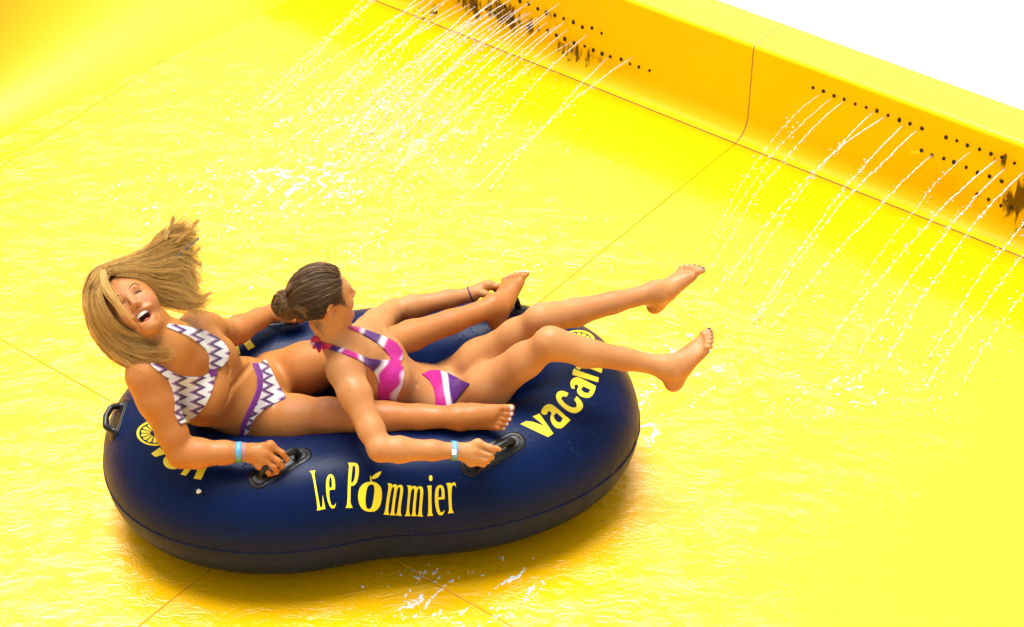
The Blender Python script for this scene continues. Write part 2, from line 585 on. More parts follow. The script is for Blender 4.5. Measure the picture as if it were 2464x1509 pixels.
def tube_centre(n):
    t = np.linspace(0, 2 * PI, 4000, endpoint=False)
    c, s = np.cos(t), np.sin(t)
    x = TA * np.sign(c) * np.abs(c) ** (2 / TN); y = TB * np.sign(s) * np.abs(s) ** (2 / TN)
    y = y * (1 - TW * np.exp(-(x / (0.45 * TA)) ** 2) - np.where(y < 0, 0.075, 0.0) * np.exp(-((x + 0.07) / 0.2) ** 2))
    P = np.stack([x, y], 1)
    d = np.r_[0, np.cumsum(np.linalg.norm(np.diff(np.vstack([P, P[:1]]), axis=0), axis=1))]
    u = np.linspace(0, d[-1], n, endpoint=False)
    X = np.interp(u, d, np.r_[P[:, 0], P[0, 0]]); Y = np.interp(u, d, np.r_[P[:, 1], P[0, 1]])
    for _ in range(6):
        X = (np.roll(X, 1) + 2 * X + np.roll(X, -1)) / 4; Y = (np.roll(Y, 1) + 2 * Y + np.roll(Y, -1)) / 4
    W = np.zeros((n, 3)); W[:, :2] = TC
    W += X[:, None] * AX + Y[:, None] * AY
    W[:, 2] = TR + 0.002
    return W


NU, NV = 300, 56
TP = tube_centre(NU)
TT, _, _ = frames(TP, closed=True)
TNrm = np.stack([TT[:, 1], -TT[:, 0], 0 * TT[:, 0]], 1)      # outward
tub = empty('inflatable_tube', (TC[0], TC[1], 0))
tag(tub, 'navy blue two-seat inflatable ride tube with yellow lettering, carrying both riders', 'inflatable tube')
a = np.arange(NV) * 2 * PI / NV
V = np.zeros((NU, NV, 3))
for iu in range(NU):
    u = iu / NU * 2 * PI
    for iv, ph in enumerate(a):
        r = TR
        # slack creases close to the welded edge
        we = math.exp(-((math.atan2(math.sin(ph), math.cos(ph))) / 0.16) ** 2)
        pk = 0.22 + 0.78 * math.exp(-(min(u, 2 * PI - u) / 0.55) ** 2) + 0.35 * max(0, math.sin(u * 3 + 0.6)) ** 4
        r -= we * pk * (0.0016 * math.sin(u * 61 + 2 * math.sin(u * 5)) + 0.0012 * math.sin(u * 97 + 1.0) + 0.001)
        z = math.sin(ph) * r
        if z < -TR * 0.93: z = -TR * 0.93 - (-TR * 0.93 - z) * 0.3
        V[iu, iv] = TP[iu] + TNrm[iu] * math.cos(ph) * r + np.array([0, 0, z])
V[..., 2] -= V[..., 2].min() - 0.004
i = np.arange(NU)[:, None]; j = np.arange(NV)[None]
Q = np.stack([i * NV + j, ((i + 1) % NU) * NV + j, ((i + 1) % NU) * NV + (j + 1) % NV, i * NV + (j + 1) % NV], -1).reshape(-1, 4)
tube_body = fast_mesh('tube_body', V.reshape(-1, 3), Q, M['vinyl'], tub)
ZOFF = V[..., 2].max() - TR        # height of the centreline
# welded seam bead round the outside
bead = TP + TNrm * (TR + 0.0005); bead[:, 2] = ZOFF
u = np.arange(NU) / NU * 2 * PI
bead += TNrm * (0.0012 * np.exp(-(np.minimum(u, 2 * PI - u) / 0.55) ** 2) * np.sin(u * 61))[:, None]
bV, bQ = tube_geo(bead, 0.0024, 6, closed=True, flat=0.5)
mesh_obj('seam', bV, bQ, M['vinyl'], tub)
# two cross welds over the near side
for iu_px in ((565, 1250),):
    pass
# fabric floor closing the seat wells
inner = TP - TNrm * (TR - 0.02); inner[:, 2] = 0.10
cen = inner.mean(0)
fV = [cen] + [p for p in inner]
mesh_obj('seat_floor', fV, [(0, 1 + k, 1 + (k + 1) % NU) for k in range(NU)], M['vinyl'], tub)
# cross bolster between the two wells
cb = [np.array([TC[0], TC[1], 0.2]) + AX * -0.06 + AY * y for y in np.linspace(-0.24, 0.24, 12)]
cV, cQ = tube_geo(cb, 0.13, 24)
mesh_obj('cross_bolster', cV, cQ, M['vinyl'], tub)

bvh = BVHTree.FromPolygons([tuple(v) for v in V.reshape(-1, 3)], [tuple(q) for q in Q])
CV = Vector(CAM.tolist())


def on_tube(x, y):
    d = Vector(ray(x, y).tolist()).normalized()
    h, n, _, _ = bvh.ray_cast(CV, d)
    return (h, n) if h is not None else (None, None)


def decal(name, polys, mat, parent, off=0.0012, thick=0.0, step=4.0, bvh_=None):
    """print or patch lying on the vinyl: outlines (outer first, holes after) traced along the skin and laid on it"""
    pts, edges, faces = [], [], []
    for poly in polys:
        o = len(pts)
        # resample
        rs = []
        for p, q in zip(poly, poly[1:] + poly[:1]):
            n = max(1, int(math.dist(p, q) / step))
            rs += [(p[0] + (q[0] - p[0]) * k / n, p[1] + (q[1] - p[1]) * k / n) for k in range(n)]
        pts += rs
        faces.append(list(range(o, o + len(rs))))
    A = np.array(pts)
    lo, hi = A.min(0), A.max(0)
    outer = [pts[k] for k in faces[0]]
    grid = []
    for gx in np.arange(lo[0] + step * .6, hi[0], step):
        for gy in np.arange(lo[1] + step * .6, hi[1], step):
            if inside((gx, gy), outer) and not any(inside((gx, gy), [pts[k] for k in f]) for f in faces[1:]):
                if np.min(np.hypot(A[:, 0] - gx, A[:, 1] - gy)) > step * 0.45: grid.append((gx, gy))
    allp = [Vector(p) for p in pts + grid]
    r = delaunay_2d_cdt(allp, [], faces, 1, 1e-4)
    vv, ff = r[0], r[2]
    for hole in faces[1:]:
        hp = [pts[k] for k in hole]
        ff = [f for f in ff if not inside((sum(vv[k][0] for k in f) / len(f), sum(vv[k][1] for k in f) / len(f)), hp)]
    V3, ok = [], []
    base = []
    for p in vv:
        h, n = on_tube(p[0], p[1])
        if h is None: ok.append(False); V3.append((0, 0, 0)); base.append((0, 0, 0)); continue
        ok.append(True); V3.append((h + n * (off + thick)).to_tuple()); base.append((h - n * 0.002).to_tuple())
    ff = [list(f) for f in ff if all(ok[k] for k in f)]
    if not ff: return None
    # face up
    f0 = ff[0]
    e1 = Vector(V3[f0[1]]) - Vector(V3[f0[0]]); e2 = Vector(V3[f0[2]]) - Vector(V3[f0[0]])
    if e1.cross(e2).dot(CV - Vector(V3[f0[0]])) < 0: ff = [f[::-1] for f in ff]
    # rim down to the vinyl
    cnt = {}
    for f in ff:
        for p, q in zip(f, f[1:] + f[:1]): cnt[(p, q)] = 1
    nb = len(V3)
    out = list(ff)
    for (p, q) in list(cnt):
        if (q, p) not in cnt: out.append([q, p, nb + p, nb + q])
    return mesh_obj(name, V3 + base, out, mat, parent, smooth=thick > 0)


def inside(p, poly):
    c = False; x, y = p
    for (x1, y1), (x2, y2) in zip(poly, poly[1:] + poly[:1]):
        if (y1 > y) != (y2 > y) and x < (x2 - x1) * (y - y1) / (y2 - y1) + x1: c = not c
    return c


def smooth_poly(p, it=1):
    """one round of corner cutting on the shallow corners"""
    for _ in range(it):
        q = []
        n = len(p)
        for k in range(n):
            a, b, c = np.array(p[k - 1]), np.array(p[k]), np.array(p[(k + 1) % n])
            ang = np.dot(unit(b - a), unit(c - b))
            if ang > 0.55:
                q += [tuple(b + (a - b) * .25), tuple(b + (c - b) * .25)]
            else: q.append(tuple(b))
        p = q
    return p


def K(pts, ox, oy, sc): return [(ox + x * sc, oy + y * sc) for x, y in pts]
def ell(cx, cy, rx, ry, n=18, a0=0): return [(cx + rx * math.cos(a0 + k * 2 * PI / n), cy + ry * math.sin(a0 + k * 2 * PI / n)) for k in range(n)]


name_glyphs = [
    [[(28, 180), (125, 167), (108, 215), (112, 260), (200, 752), (236, 745), (240, 555), (286, 778), (148, 804), (162, 750), (78, 225)]],
    [[(365, 226), (400, 240), (428, 290), (438, 380), (437, 470), (347, 478), (345, 560), (355, 640), (375, 705), (400, 730), (425, 725), (440, 700), (452, 680), (445, 730), (425, 765), (400, 774), (365, 755), (335, 700), (308, 600), (293, 470), (295, 350), (310, 280), (335, 240)],
     [(362, 268), (380, 290), (388, 340), (388, 440), (345, 442), (342, 360), (345, 300)]],
    [[(642, 45), (760, 45), (800, 65), (818, 120), (815, 220), (800, 310), (775, 370), (740, 408), (700, 412), (686, 408), (682, 600), (682, 690), (716, 752), (716, 760), (605, 763), (632, 700), (640, 400), (655, 150), (664, 95)],
     [(720, 92), (750, 95), (762, 130), (760, 220), (745, 310), (720, 360), (692, 365), (700, 250), (712, 150)]],
    [[(1010, 345), (1070, 350), (1130, 385), (1170, 440), (1185, 520), (1180, 620), (1160, 710), (1120, 780), (1070, 815), (1000, 824), (930, 815), (870, 780), (825, 710), (803, 620), (805, 530), (825, 450), (870, 390), (930, 355)],
     [(1012, 385), (1045, 395), (1065, 430), (1065, 500), (1050, 620), (1035, 700), (1015, 765), (975, 785), (945, 770), (925, 720), (920, 640), (928, 540), (945, 450), (970, 405)]],
    [[(1003, 245), (1010, 260), (1022, 348), (1003, 349), (993, 262)]],
    [[(1172, 180), (1165, 215), (1130, 265), (1090, 295), (1045, 305), (1018, 292), (1035, 255), (1080, 220), (1130, 195)]],
    [[(1272, 370), (1343, 376), (1340, 408), (1380, 385), (1415, 390), (1428, 415), (1460, 395), (1500, 400), (1520, 430), (1520, 490), (1505, 600), (1485, 730), (1478, 840), (1498, 888), (1402, 878), (1425, 840), (1440, 720), (1465, 560), (1475, 470), (1470, 435), (1450, 430), (1425, 470), (1405, 600), (1385, 740), (1378, 830), (1395, 880), (1308, 874), (1330, 830), (1345, 700), (1365, 560), (1378, 480), (1375, 430), (1350, 430), (1330, 480), (1310, 600), (1290, 720), (1282, 825), (1302, 874), (1208, 864), (1235, 810), (1260, 600), (1290, 425)]],
    [[(1578, 403), (1650, 408), (1648, 430), (1690, 410), (1725, 418), (1738, 440), (1775, 415), (1815, 422), (1838, 455), (1840, 520), (1830, 640), (1818, 760), (1818, 860), (1838, 900), (1742, 890), (1765, 850), (1775, 740), (1788, 600), (1792, 500), (1785, 455), (1765, 450), (1742, 500), (1730, 620), (1718, 750), (1715, 845), (1735, 892), (1648, 888), (1668, 850), (1675, 720), (1690, 600), (1698, 500), (1692, 455), (1670, 450), (1645, 500), (1630, 620), (1618, 740), (1617, 850), (1640, 890), (1545, 888), (1572, 840), (1590, 640), (1605, 450)]],
    [[(1897, 410), (1972, 405), (1972, 830), (1998, 885), (1902, 888), (1922, 840), (1918, 450)]],
    [ell(1958, 290, 28, 47)],
    [[(2115, 395), (2150, 410), (2172, 450), (2180, 530), (2180, 622), (2080, 628), (2082, 700), (2095, 780), (2115, 830), (2140, 835), (2160, 820), (2178, 795), (2168, 840), (2145, 872), (2115, 878), (2080, 865), (2050, 810), (2028, 700), (2023, 590), (2030, 490), (2050, 430), (2080, 402)],
     [(2108, 435), (2125, 455), (2132, 520), (2130, 590), (2080, 595), (2080, 510), (2088, 450)]],
    [[(2200, 370), (2280, 362), (2282, 392), (2310, 358), (2340, 355), (2355, 380), (2360, 432), (2340, 405), (2318, 395), (2298, 420), (2290, 480), (2288, 600), (2295, 790), (2328, 838), (2230, 850), (2252, 800), (2240, 620), (2228, 420)]],
]
for g in name_glyphs:
    decal('lettering', [smooth_poly(K(p, 739.9, 1106.9, 0.1514), 1) for p in g], M['print'], tub)
word_glyphs = [
    [[(640, 1168), (692, 1143), (806, 1184), (722, 1118), (768, 1098), (860, 1232), (825, 1255)]],
    [[(776, 1090), (790, 1058), (812, 1040), (832, 1034), (862, 1042), (975, 1142), (952, 1164), (930, 1186), (905, 1200), (875, 1192), (850, 1165), (838, 1128), (850, 1096), (836, 1080), (822, 1086), (816, 1104), (796, 1108)],
     [(862, 1112), (882, 1092), (925, 1130), (908, 1158), (885, 1155), (868, 1135)]],
    [[(925, 945), (962, 962), (950, 985), (922, 982), (912, 1000), (945, 1038), (990, 1060), (1015, 1055), (1018, 1030), (1000, 1005), (1018, 982), (1050, 1015), (1062, 1050), (1044, 1080), (1005, 1098), (960, 1085), (905, 1040), (878, 1000), (880, 965), (900, 948)]],
    [[(972, 900), (982, 870), (1005, 856), (1030, 855), (1062, 870), (1145, 914), (1140, 938), (1128, 968), (1105, 992), (1070, 992), (1035, 978), (1016, 948), (1030, 914), (1014, 902), (1000, 910), (1004, 932), (984, 930)],
     [(1045, 935), (1062, 915), (1110, 938), (1095, 962), (1065, 958)]],
    [[(990, 812), (1002, 796), (1030, 812), (1165, 858), (1160, 888), (988, 838)]],
    [[(1010, 790), (1040, 765), (1100, 762), (1190, 800), (1182, 826), (1090, 790), (1050, 792), (1034, 806)]],
]
for g in word_glyphs:
    decal('lettering', [smooth_poly(K(p, 1022.7, 601.6, 0.3588), 1) for p in g], M['print'], tub)
left_glyphs = [[(425, 500), (490, 455), (540, 500), (455, 525)], [(700, 372), (745, 372), (760, 390), (715, 392)],
               [(645, 655), (700, 590), (745, 590), (685, 668)], [(745, 688), (790, 585), (850, 590), (800, 695)]]
for g in left_glyphs:
    decal('lettering', [K(g, 228.6, 932.4, 0.3189)], M['print'], tub)
decal('lettering', [K(ell(590, 560, 75, 58), 228.6, 932.4, 0.3189), K(ell(595, 556, 42, 28), 228.6, 932.4, 0.3189)], M['print'], tub)
for g in ([(856, 718), (886, 702), (908, 776), (878, 788)], [(905, 690), (945, 680), (988, 737), (950, 757)], [(812, 770), (845, 762), (847, 792), (815, 800)]):
    decal('lettering', [K(g, 180.5, 511.3, 0.4384)], M['print'], tub)


def citrus(cx, cy, rx, ry, rot, skew=0.0):
    def pt(r, a):
        return (cx + rx * r * math.cos(a + rot) + skew * ry * r * math.sin(a + rot), cy + ry * r * math.sin(a + rot))
    n = 14
    for k in range(n):
        a0, a1 = (k + 0.13) * 2 * PI / n, (k + 0.87) * 2 * PI / n
        am = (a0 + a1) / 2
        decal('logo', [[pt(0.26, am - .12), pt(0.26, am + .12), pt(0.74, a1), pt(0.78, am), pt(0.74, a0)]], M['print'], tub, step=3)
    ring = [pt(1.0, k * 2 * PI / 40) for k in range(40)]
    hole = [pt(0.86, k * 2 * PI / 40) for k in range(40)]
    decal('logo', [ring, hole], M['print'], tub)


citrus(1390, 822, 42, 27, 0.1)
citrus(373, 1043, 44, 30, 0.0)

# valve
vh, vn = on_tube(480, 1183)
zq = vn.to_track_quat('Z', 'Y').to_matrix().to_4x4()
V, Fc = [], []
for r, h in ((0.017, -0.002), (0.0165, 0.0022), (0.0125, 0.003), (0.0115, 0.0025)):
    V += [(r * math.cos(k * PI / 8), r * math.sin(k * PI / 8), h) for k in range(16)]
for q in range(3):
    Fc += [(q * 16 + k, q * 16 + (k + 1) % 16, (q + 1) * 16 + (k + 1) % 16, (q + 1) * 16 + k) for k in range(16)]
Fc.append([48 + k for k in range(16)])
vo = mesh_obj('valve', [(Matrix.Translation(vh) @ zq) @ Vector(p) for p in V], Fc, M['vinyl'], tub)
V, Fc = [], []
for r, h in ((0.0075, 0.002), (0.0082, 0.006), (0.0075, 0.009), (0.004, 0.0105)):
    V += [(r * math.cos(k * PI / 6) - (0.003 if k > 8 else 0), r * math.sin(k * PI / 6), h) for k in range(12)]
for q in range(3):
    Fc += [(q * 12 + k, q * 12 + (k + 1) % 12, (q + 1) * 12 + (k + 1) % 12, (q + 1) * 12 + k) for k in range(12)]
Fc.append([36 + k for k in range(12)])
mesh_obj('valve_plug', [(Matrix.Translation(vh) @ zq) @ Vector(p) for p in V], Fc, M['valve'], tub)


# handles: welded oval patch, raised rib, loop grip
def capsule(p1, p2, r, n=10):
    p1, p2 = np.array(p1, float), np.array(p2, float)
    d = unit(p2 - p1); ang = math.atan2(d[1], d[0])
    out = [tuple(p2 + r * np.array([math.cos(ang - PI / 2 + k * PI / n), math.sin(ang - PI / 2 + k * PI / n)])) for k in range(n + 1)]
    out += [tuple(p1 + r * np.array([math.cos(ang + PI / 2 + k * PI / n), math.sin(ang + PI / 2 + k * PI / n)])) for k in range(n + 1)]
    return out


def nearest_on_tube(p):
    h, n, _, _ = bvh.find_nearest(Vector(p.tolist()))
    return np.array(h), np.array(n)


def patch3d(c, axis, half, wid, off, name, parent, mat, hole=0.0):
    """oval patch of vinyl laid on the tube round c"""
    n0 = nearest_on_tube(c)[1]
    ax = unit(axis - n0 * (axis @ n0)); ay = np.cross(n0, ax)
    rings = [0.0, 0.35, 0.7, 0.93, 1.0, 1.0] if not hole else [hole, (hole + 1) / 2, 1.0]
    V, Fc = [], []
    seg = 40
    for ri, rr in enumerate(rings):
        for k in range(seg):
            a = k * 2 * PI / seg
            cs, sn = math.cos(a), math.sin(a)
            x = (half - wid) * np.sign(cs) * min(1, abs(cs) * 3) + wid * cs
            y = wid * sn
            w_in = 1.0
            if hole:
                sh = wid * (1 - rr)
                x, y = (half - wid) * np.sign(cs) * min(1, abs(cs) * 3) + (wid - sh) * cs, (wid - sh) * sn
                rr_ = 1.0
            else: rr_ = rr
            p = c + ax * x * rr_ + ay * y * rr_
            h, n = nearest_on_tube(p)
            lift = off if not (not hole and ri >= len(rings) - 1) else -0.001
            if hole: lift = off + (0.003 if ri == 1 else 0.0)
            V.append(h + n * lift)
    for ri in range(len(rings) - 1):
        for k in range(seg):
            Fc.append((ri * seg + k, (ri + 1) * seg + k, (ri + 1) * seg + (k + 1) % seg, ri * seg + (k + 1) % seg))
    return mesh_obj(name, V, Fc, mat, parent)


HANDLES = {}


def handle(key, px1, px2, wid, rise=0.05, lean=(0, 0, 0), grip=0.0115):
    a, na = on_tube(*px1); b, nb_ = on_tube(*px2)
    a, b = np.array(a), np.array(b)
    c = nearest_on_tube((a + b) / 2)[0]; n0 = unit(nearest_on_tube(c)[1] + np.array(lean))
    axis = unit(b - a); half = np.linalg.norm(b - a) / 2 + wid
    h = empty('handle', c)
    h.parent = tub; h.matrix_parent_inverse = Matrix.Translation(-Vector(tub.location))
    h['label'] = HANDLE_LABEL[key]

    def put(o):
        o.parent = h; o.matrix_parent_inverse = Matrix.Translation(-Vector(c.tolist())) 
    put(patch3d(c, axis, half, wid, 0.003, 'base_patch', None, M['black']))
    put(patch3d(c, axis, half * 0.9, wid * 0.78, 0.0035, 'rib', None, M['black'], hole=0.86))
    # grip: feet, two risers, bar
    L2 = half * 0.62
    p0 = nearest_on_tube(c - axis * L2)[0]; p3 = nearest_on_tube(c + axis * L2)[0]
    base = (p0 + p3) / 2
    up_ = n0 * rise
    ctrl = [p0 - n0 * 0.004, p0 + up_ * 0.35 + axis * 0.004, p0 + up_ * 0.85 + axis * 0.014, p0 + up_ + axis * 0.035, base * 1.0 + up_ * 1.08, p3 + up_ - axis * 0.035, p3 + up_ * 0.85 - axis * 0.014, p3 + up_ * 0.35 - axis * 0.004, p3 - n0 * 0.004]
    P = spline(ctrl, 48)
    R = np.full(48, grip); R[:5] *= np.linspace(1.5, 1.05, 5); R[-5:] *= np.linspace(1.05, 1.5, 5)
    gV, gQ = tube_geo(P, R, 12, hint=np.cross(axis, n0))
    put(mesh_obj('grip', gV, gQ, M['black']))
    for pf in (p0, p3):
        put(patch3d(pf, axis, 0.026, 0.02, 0.007, 'foot', None, M['black']))
    HANDLES[key] = dict(c=c, n=n0, axis=axis, bar=P, top=P[24], half=half)


HANDLE_LABEL = dict(nl='black loop handle on the near side, left of the lettering', nr='black loop handle on the near side, right of the lettering',
                    left='black loop handle standing off the left end of the tube', fr='black loop handle on the far side at the right', fl='black loop handle on the far side at the left')
handle('nl', (622, 1153), (724, 1094), 0.034)
handle('nr', (1134, 1121), (1238, 1062), 0.036, rise=0.042)
handle('left', (296, 975), (276, 1040), 0.03, rise=0.038, lean=(-0.9, -0.1, -0.1), grip=0.0105)
handle('fr', (1150, 752), (1252, 744), 0.036, rise=0.062, lean=(0, -0.3, 0.3))
handle('fl', (655, 778), (745, 766), 0.034, rise=0.05, lean=(0, -0.2, 0.2))

# ------------------------------------------------------------------ figures: one continuous skin per person
RT = np.array([1.0, 0, 0])
SC = 710.0


def CO(p, dx, du, b=0.0):
    """offset from p, in survey pixels: right, up, towards the viewer"""
    return np.asarray(p) + (RT * dx + UP * du - FW * b) / SC


def CD(x, u, b): return unit(RT * x + UP * u - FW * b)


def J(x, y, z): return at(x, y, z)


class Cone:
    def __init__(s, a, b, ra, rb, k=0.02, flat=None, f=1.0):
        s.a, s.b, s.ra, s.rb, s.k = np.asarray(a, float), np.asarray(b, float), ra, rb, k
        s.flat = None if flat is None else unit(flat); s.f = f
        r = max(ra, rb)
        s.lo = np.minimum(s.a, s.b) - r; s.hi = np.maximum(s.a, s.b) + r

    def d(s, P):
        a, b = s.a, s.b
        if s.flat is not None:
            c = (a + b) / 2; g = 1 / s.f - 1
            q = P - c
            P = c + q + (q @ s.flat)[..., None] * s.flat * g
            a = a + ((a - c) @ s.flat) * s.flat * g; b = b + ((b - c) @ s.flat) * s.flat * g
        ba = b - a; l2 = ba @ ba + 1e-12
        h = np.clip(((P - a) @ ba) / l2, 0, 1)
        q = P - a - h[..., None] * ba
        dd = np.sqrt((q * q).sum(-1)) - (s.ra + (s.rb - s.ra) * h)
        return dd


class Ell:
    def __init__(s, c, axes, rad, k=0.02):
        s.c = np.asarray(c, float); s.A = np.array([unit(v) for v in axes]); s.r = np.asarray(rad, float); s.k = k
        e = np.sqrt(((s.A * s.r[:, None]) ** 2).sum(0))
        s.lo, s.hi = s.c - e, s.c + e

    def d(s, P):
        q = (P - s.c) @ s.A.T
        k0 = np.sqrt(((q / s.r) ** 2).sum(-1)); k1 = np.sqrt(((q / s.r ** 2) ** 2).sum(-1)) + 1e-9
        return k0 * (k0 - 1) / k1


def smin(a, b, k):
    h = np.maximum(k - np.abs(a - b), 0) / k
    return np.minimum(a, b) - h * h * k * 0.25


def smax(a, b, k): return -smin(-a, -b, k)


def surface_nets(D, org, vs):
    """quads of the zero surface of a grid"""
    S = D < 0
    nx, ny, nz = D.shape
    c = S[:-1, :-1, :-1].astype(np.uint8)
    for dx in (0, 1):
        for dy in (0, 1):
            for dz in (0, 1):
                if dx + dy + dz: c = c + S[dx:nx - 1 + dx, dy:ny - 1 + dy, dz:nz - 1 + dz]
    act = (c > 0) & (c < 8)
    I = np.argwhere(act)
    idx = np.full(act.shape, -1, np.int32); idx[act] = np.arange(len(I))
    acc = np.zeros((len(I), 3)); cnt = np.zeros(len(I))
    cor = [(x, y, z) for x in (0, 1) for y in (0, 1) for z in (0, 1)]
    val = {q: D[I[:, 0] + q[0], I[:, 1] + q[1], I[:, 2] + q[2]] for q in cor}
    for q in cor:
        for ax in range(3):
            if q[ax]: continue
            r = list(q); r[ax] = 1; r = tuple(r)
            v0, v1 = val[q], val[r]
            cr = (v0 < 0) != (v1 < 0)
            t = np.where(cr, v0 / np.where(np.abs(v0 - v1) < 1e-12, 1, v0 - v1), 0)
            p = np.broadcast_to(np.array(q, float), (len(I), 3)).copy(); p[:, ax] += t
            acc += p * cr[:, None]; cnt += cr
    V = org + vs * (I + acc / np.maximum(cnt, 1)[:, None])
    quads = []
    for ax in range(3):
        o = [a for a in range(3) if a != ax]
        sl0 = [slice(1, -1)] * 3; sl1 = [slice(1, -1)] * 3
        sl0[ax] = slice(0, -1); sl1[ax] = slice(1, None)
        A, B = S[tuple(sl0)], S[tuple(sl1)]
        for flip in (False, True):
            E_ = np.argwhere((A & ~B) if not flip else (~A & B))
            base = E_.copy(); base[:, o[0]] += 1; base[:, o[1]] += 1
            q = []
            for d0, d1 in ((-1, -1), (0, -1), (0, 0), (-1, 0)):
                t = base.copy(); t[:, o[0]] += d0; t[:, o[1]] += d1
                q.append(idx[t[:, 0], t[:, 1], t[:, 2]])
            q = np.stack(q, 1)
            rev = flip ^ (ax == 1)
            if rev: q = q[:, ::-1]
            quads.append(q)
    Qd = np.concatenate(quads)
    return V, Qd[(Qd >= 0).all(1)]


def field(groups, P):
    """signed distance at points P, and the group nearest to each"""
    D = np.full(len(P), 9.0); G = np.zeros(len(P), int); best = np.full(len(P), 9.0)
    for gi, (prims, ku, cut) in enumerate(groups):
        dg = np.full(len(P), 9.0)
        for p in prims: dg = smin(dg, p.d(P), p.k)
        if cut: D = smax(D, -dg, ku)
        else:
            G = np.where(dg < best, gi, G); best = np.minimum(best, dg)
            D = smin(D, dg, ku)
    return D, G


def build_skin(groups, vs=0.0032):
    pr = [p for g in groups for p in g[0] if not g[2]]
    lo = np.min([p.lo for p in pr], 0) - 0.02; hi = np.max([p.hi for p in pr], 0) + 0.02
    n = np.ceil((hi - lo) / vs).astype(int) + 1
    D = np.full(n, 1.0, np.float32)
    axs = [lo[k] + vs * np.arange(n[k]) for k in range(3)]

    def sub(a, b):
        i0 = np.clip(np.floor((a - lo) / vs).astype(int), 0, n - 1); i1 = np.clip(np.ceil((b - lo) / vs).astype(int) + 1, 1, n)
        return i0, i1
    for prims, ku, cut in groups:
        mg = max([ku] + [p.k for p in prims]) * 0.6 + 0.012
        a = np.min([p.lo for p in prims], 0) - mg; b = np.max([p.hi for p in prims], 0) + mg
        g0, g1 = sub(a, b)
        Dg = np.full(g1 - g0, 1.0, np.float32)
        for p in prims:
            i0, i1 = sub(p.lo - mg, p.hi + mg)
            X, Y, Z = np.meshgrid(*[axs[k][i0[k]:i1[k]] for k in range(3)], indexing='ij')
            dd = p.d(np.stack([X, Y, Z], -1)).astype(np.float32)
            s_ = tuple(slice(i0[k] - g0[k], i1[k] - g0[k]) for k in range(3))
            Dg[s_] = smin(Dg[s_], dd, p.k)
        s_ = tuple(slice(g0[k], g1[k]) for k in range(3))
        D[s_] = smax(D[s_], -Dg, ku) if cut else smin(D[s_], Dg, ku)
    V, Qd = surface_nets(D, lo, vs)
    # one light relaxation to take the grid out
    for lam in (0.5, -0.52, 0.5):
        ii = Qd.ravel(); nv = len(V)
        nb_ = V[np.roll(Qd, -1, 1).ravel()] + V[np.roll(Qd, 1, 1).ravel()]
        acc = np.stack([np.bincount(ii, nb_[:, c], nv) for c in range(3)], 1); cnt = 2 * np.bincount(ii, minlength=nv)
        V = V + lam * (acc / np.maximum(cnt, 1)[:, None] - V)
    return V, Qd


def hand(wr, joints, r=1.06, px=SC):
    """wr: wrist point; joints: finger -> list of (right, up, near) offsets in survey pixels; last key 'thumb'"""
    pr = []
    for name, ch in joints.items():
        pts = [CO(wr, *q) for q in ch]
        k = 0.004
        rr = [0.0105, 0.0092, 0.0082, 0.0068] if name != 'thumb' else [0.0135, 0.0112, 0.0085]
        if name == 'little': rr = [v * 0.87 for v in rr]
        rr = [v * r for v in rr]
        for a, b, ra, rb in zip(pts[:-1], pts[1:], rr[:-1], rr[1:]):
            pr.append(Cone(a, b, ra, rb, k))
        pr.append(Cone(CO(wr, *(np.array(ch[0]) * 0.15)), pts[0], 0.0145 * r, 0.0115 * r, 0.016))
    mc = [CO(wr, *joints[n][0]) for n in ('index', 'middle', 'ring', 'little')]
    pr.append(Cone(mc[0], mc[3], 0.0105 * r, 0.0098 * r, 0.012))
    m = (mc[0] + mc[1] + mc[2] + mc[3]) / 4
    pr.append(Cone(wr, wr + (m - wr) * 0.75, 0.0185 * r, 0.0155 * r, 0.016))
    return pr


TOES = {}


def foot(key, ank, t, n, g=1.0, r=1.0):
    """t towards the toes, s towards the big toe, n out of the instep"""
    t = unit(t); n = unit(n - t * (n @ t)); s = np.cross(n, t) * (1 if key[-1] == 'r' else -1)
    P = lambda a, b, c: ank + (t * a + s * b + n * c) * g
    r = r * g ** 0.7
    pr = [Cone(P(-0.004, 0, 0.01), P(-0.022, 0, -0.045), 0.034 * r, 0.028 * r, 0.03, s, 0.86),
          Cone(P(-0.03, 0, -0.047), P(0.02, 0.002, -0.045), 0.026 * r, 0.026 * r, 0.02),
          Cone(P(0.005, 0, -0.012), P(0.095, 0.004, -0.040), 0.036 * r, 0.021 * r, 0.03),
          Cone(P(0.03, 0.014, -0.025), P(0.118, 0.022, -0.045), 0.026 * r, 0.0165 * r, 0.02),
          Cone(P(0.03, -0.014, -0.036), P(0.105, -0.026, -0.050), 0.022 * r, 0.0135 * r, 0.02),
          Ell(P(0.0, 0.03, -0.008), (t, s, n), (0.014, 0.009, 0.014), 0.012), Ell(P(-0.004, -0.03, -0.014), (t, s, n), (0.014, 0.009, 0.014), 0.012)]
    toes = []
    spec = [(0.026, 0.118, 0.036, 0.0118), (0.010, 0.120, 0.034, 0.0085), (-0.004, 0.116, 0.031, 0.0082), (-0.017, 0.110, 0.027, 0.0078), (-0.029, 0.102, 0.023, 0.0078)]
    for q, (b, a, ln, rr) in enumerate(spec):
        p0 = P(a - 0.01, b * 0.95, -0.046); p1 = P(a + ln * 0.55, b * 1.06, -0.044 + 0.003); p2 = P(a + ln, b * 1.1, -0.052)
        pr += [Cone(p0, p1, rr * 1.0 * r, rr * 0.92 * r, 0.005), Cone(p1, p2, rr * 0.95 * r, rr * 0.93 * r, 0.004)]
        nn = unit(n * 0.9 + t * 0.45)
        toes.append((p2 + nn * rr * 0.93 * r, nn, t, s, rr * r))
    TOES[key] = toes
    return pr


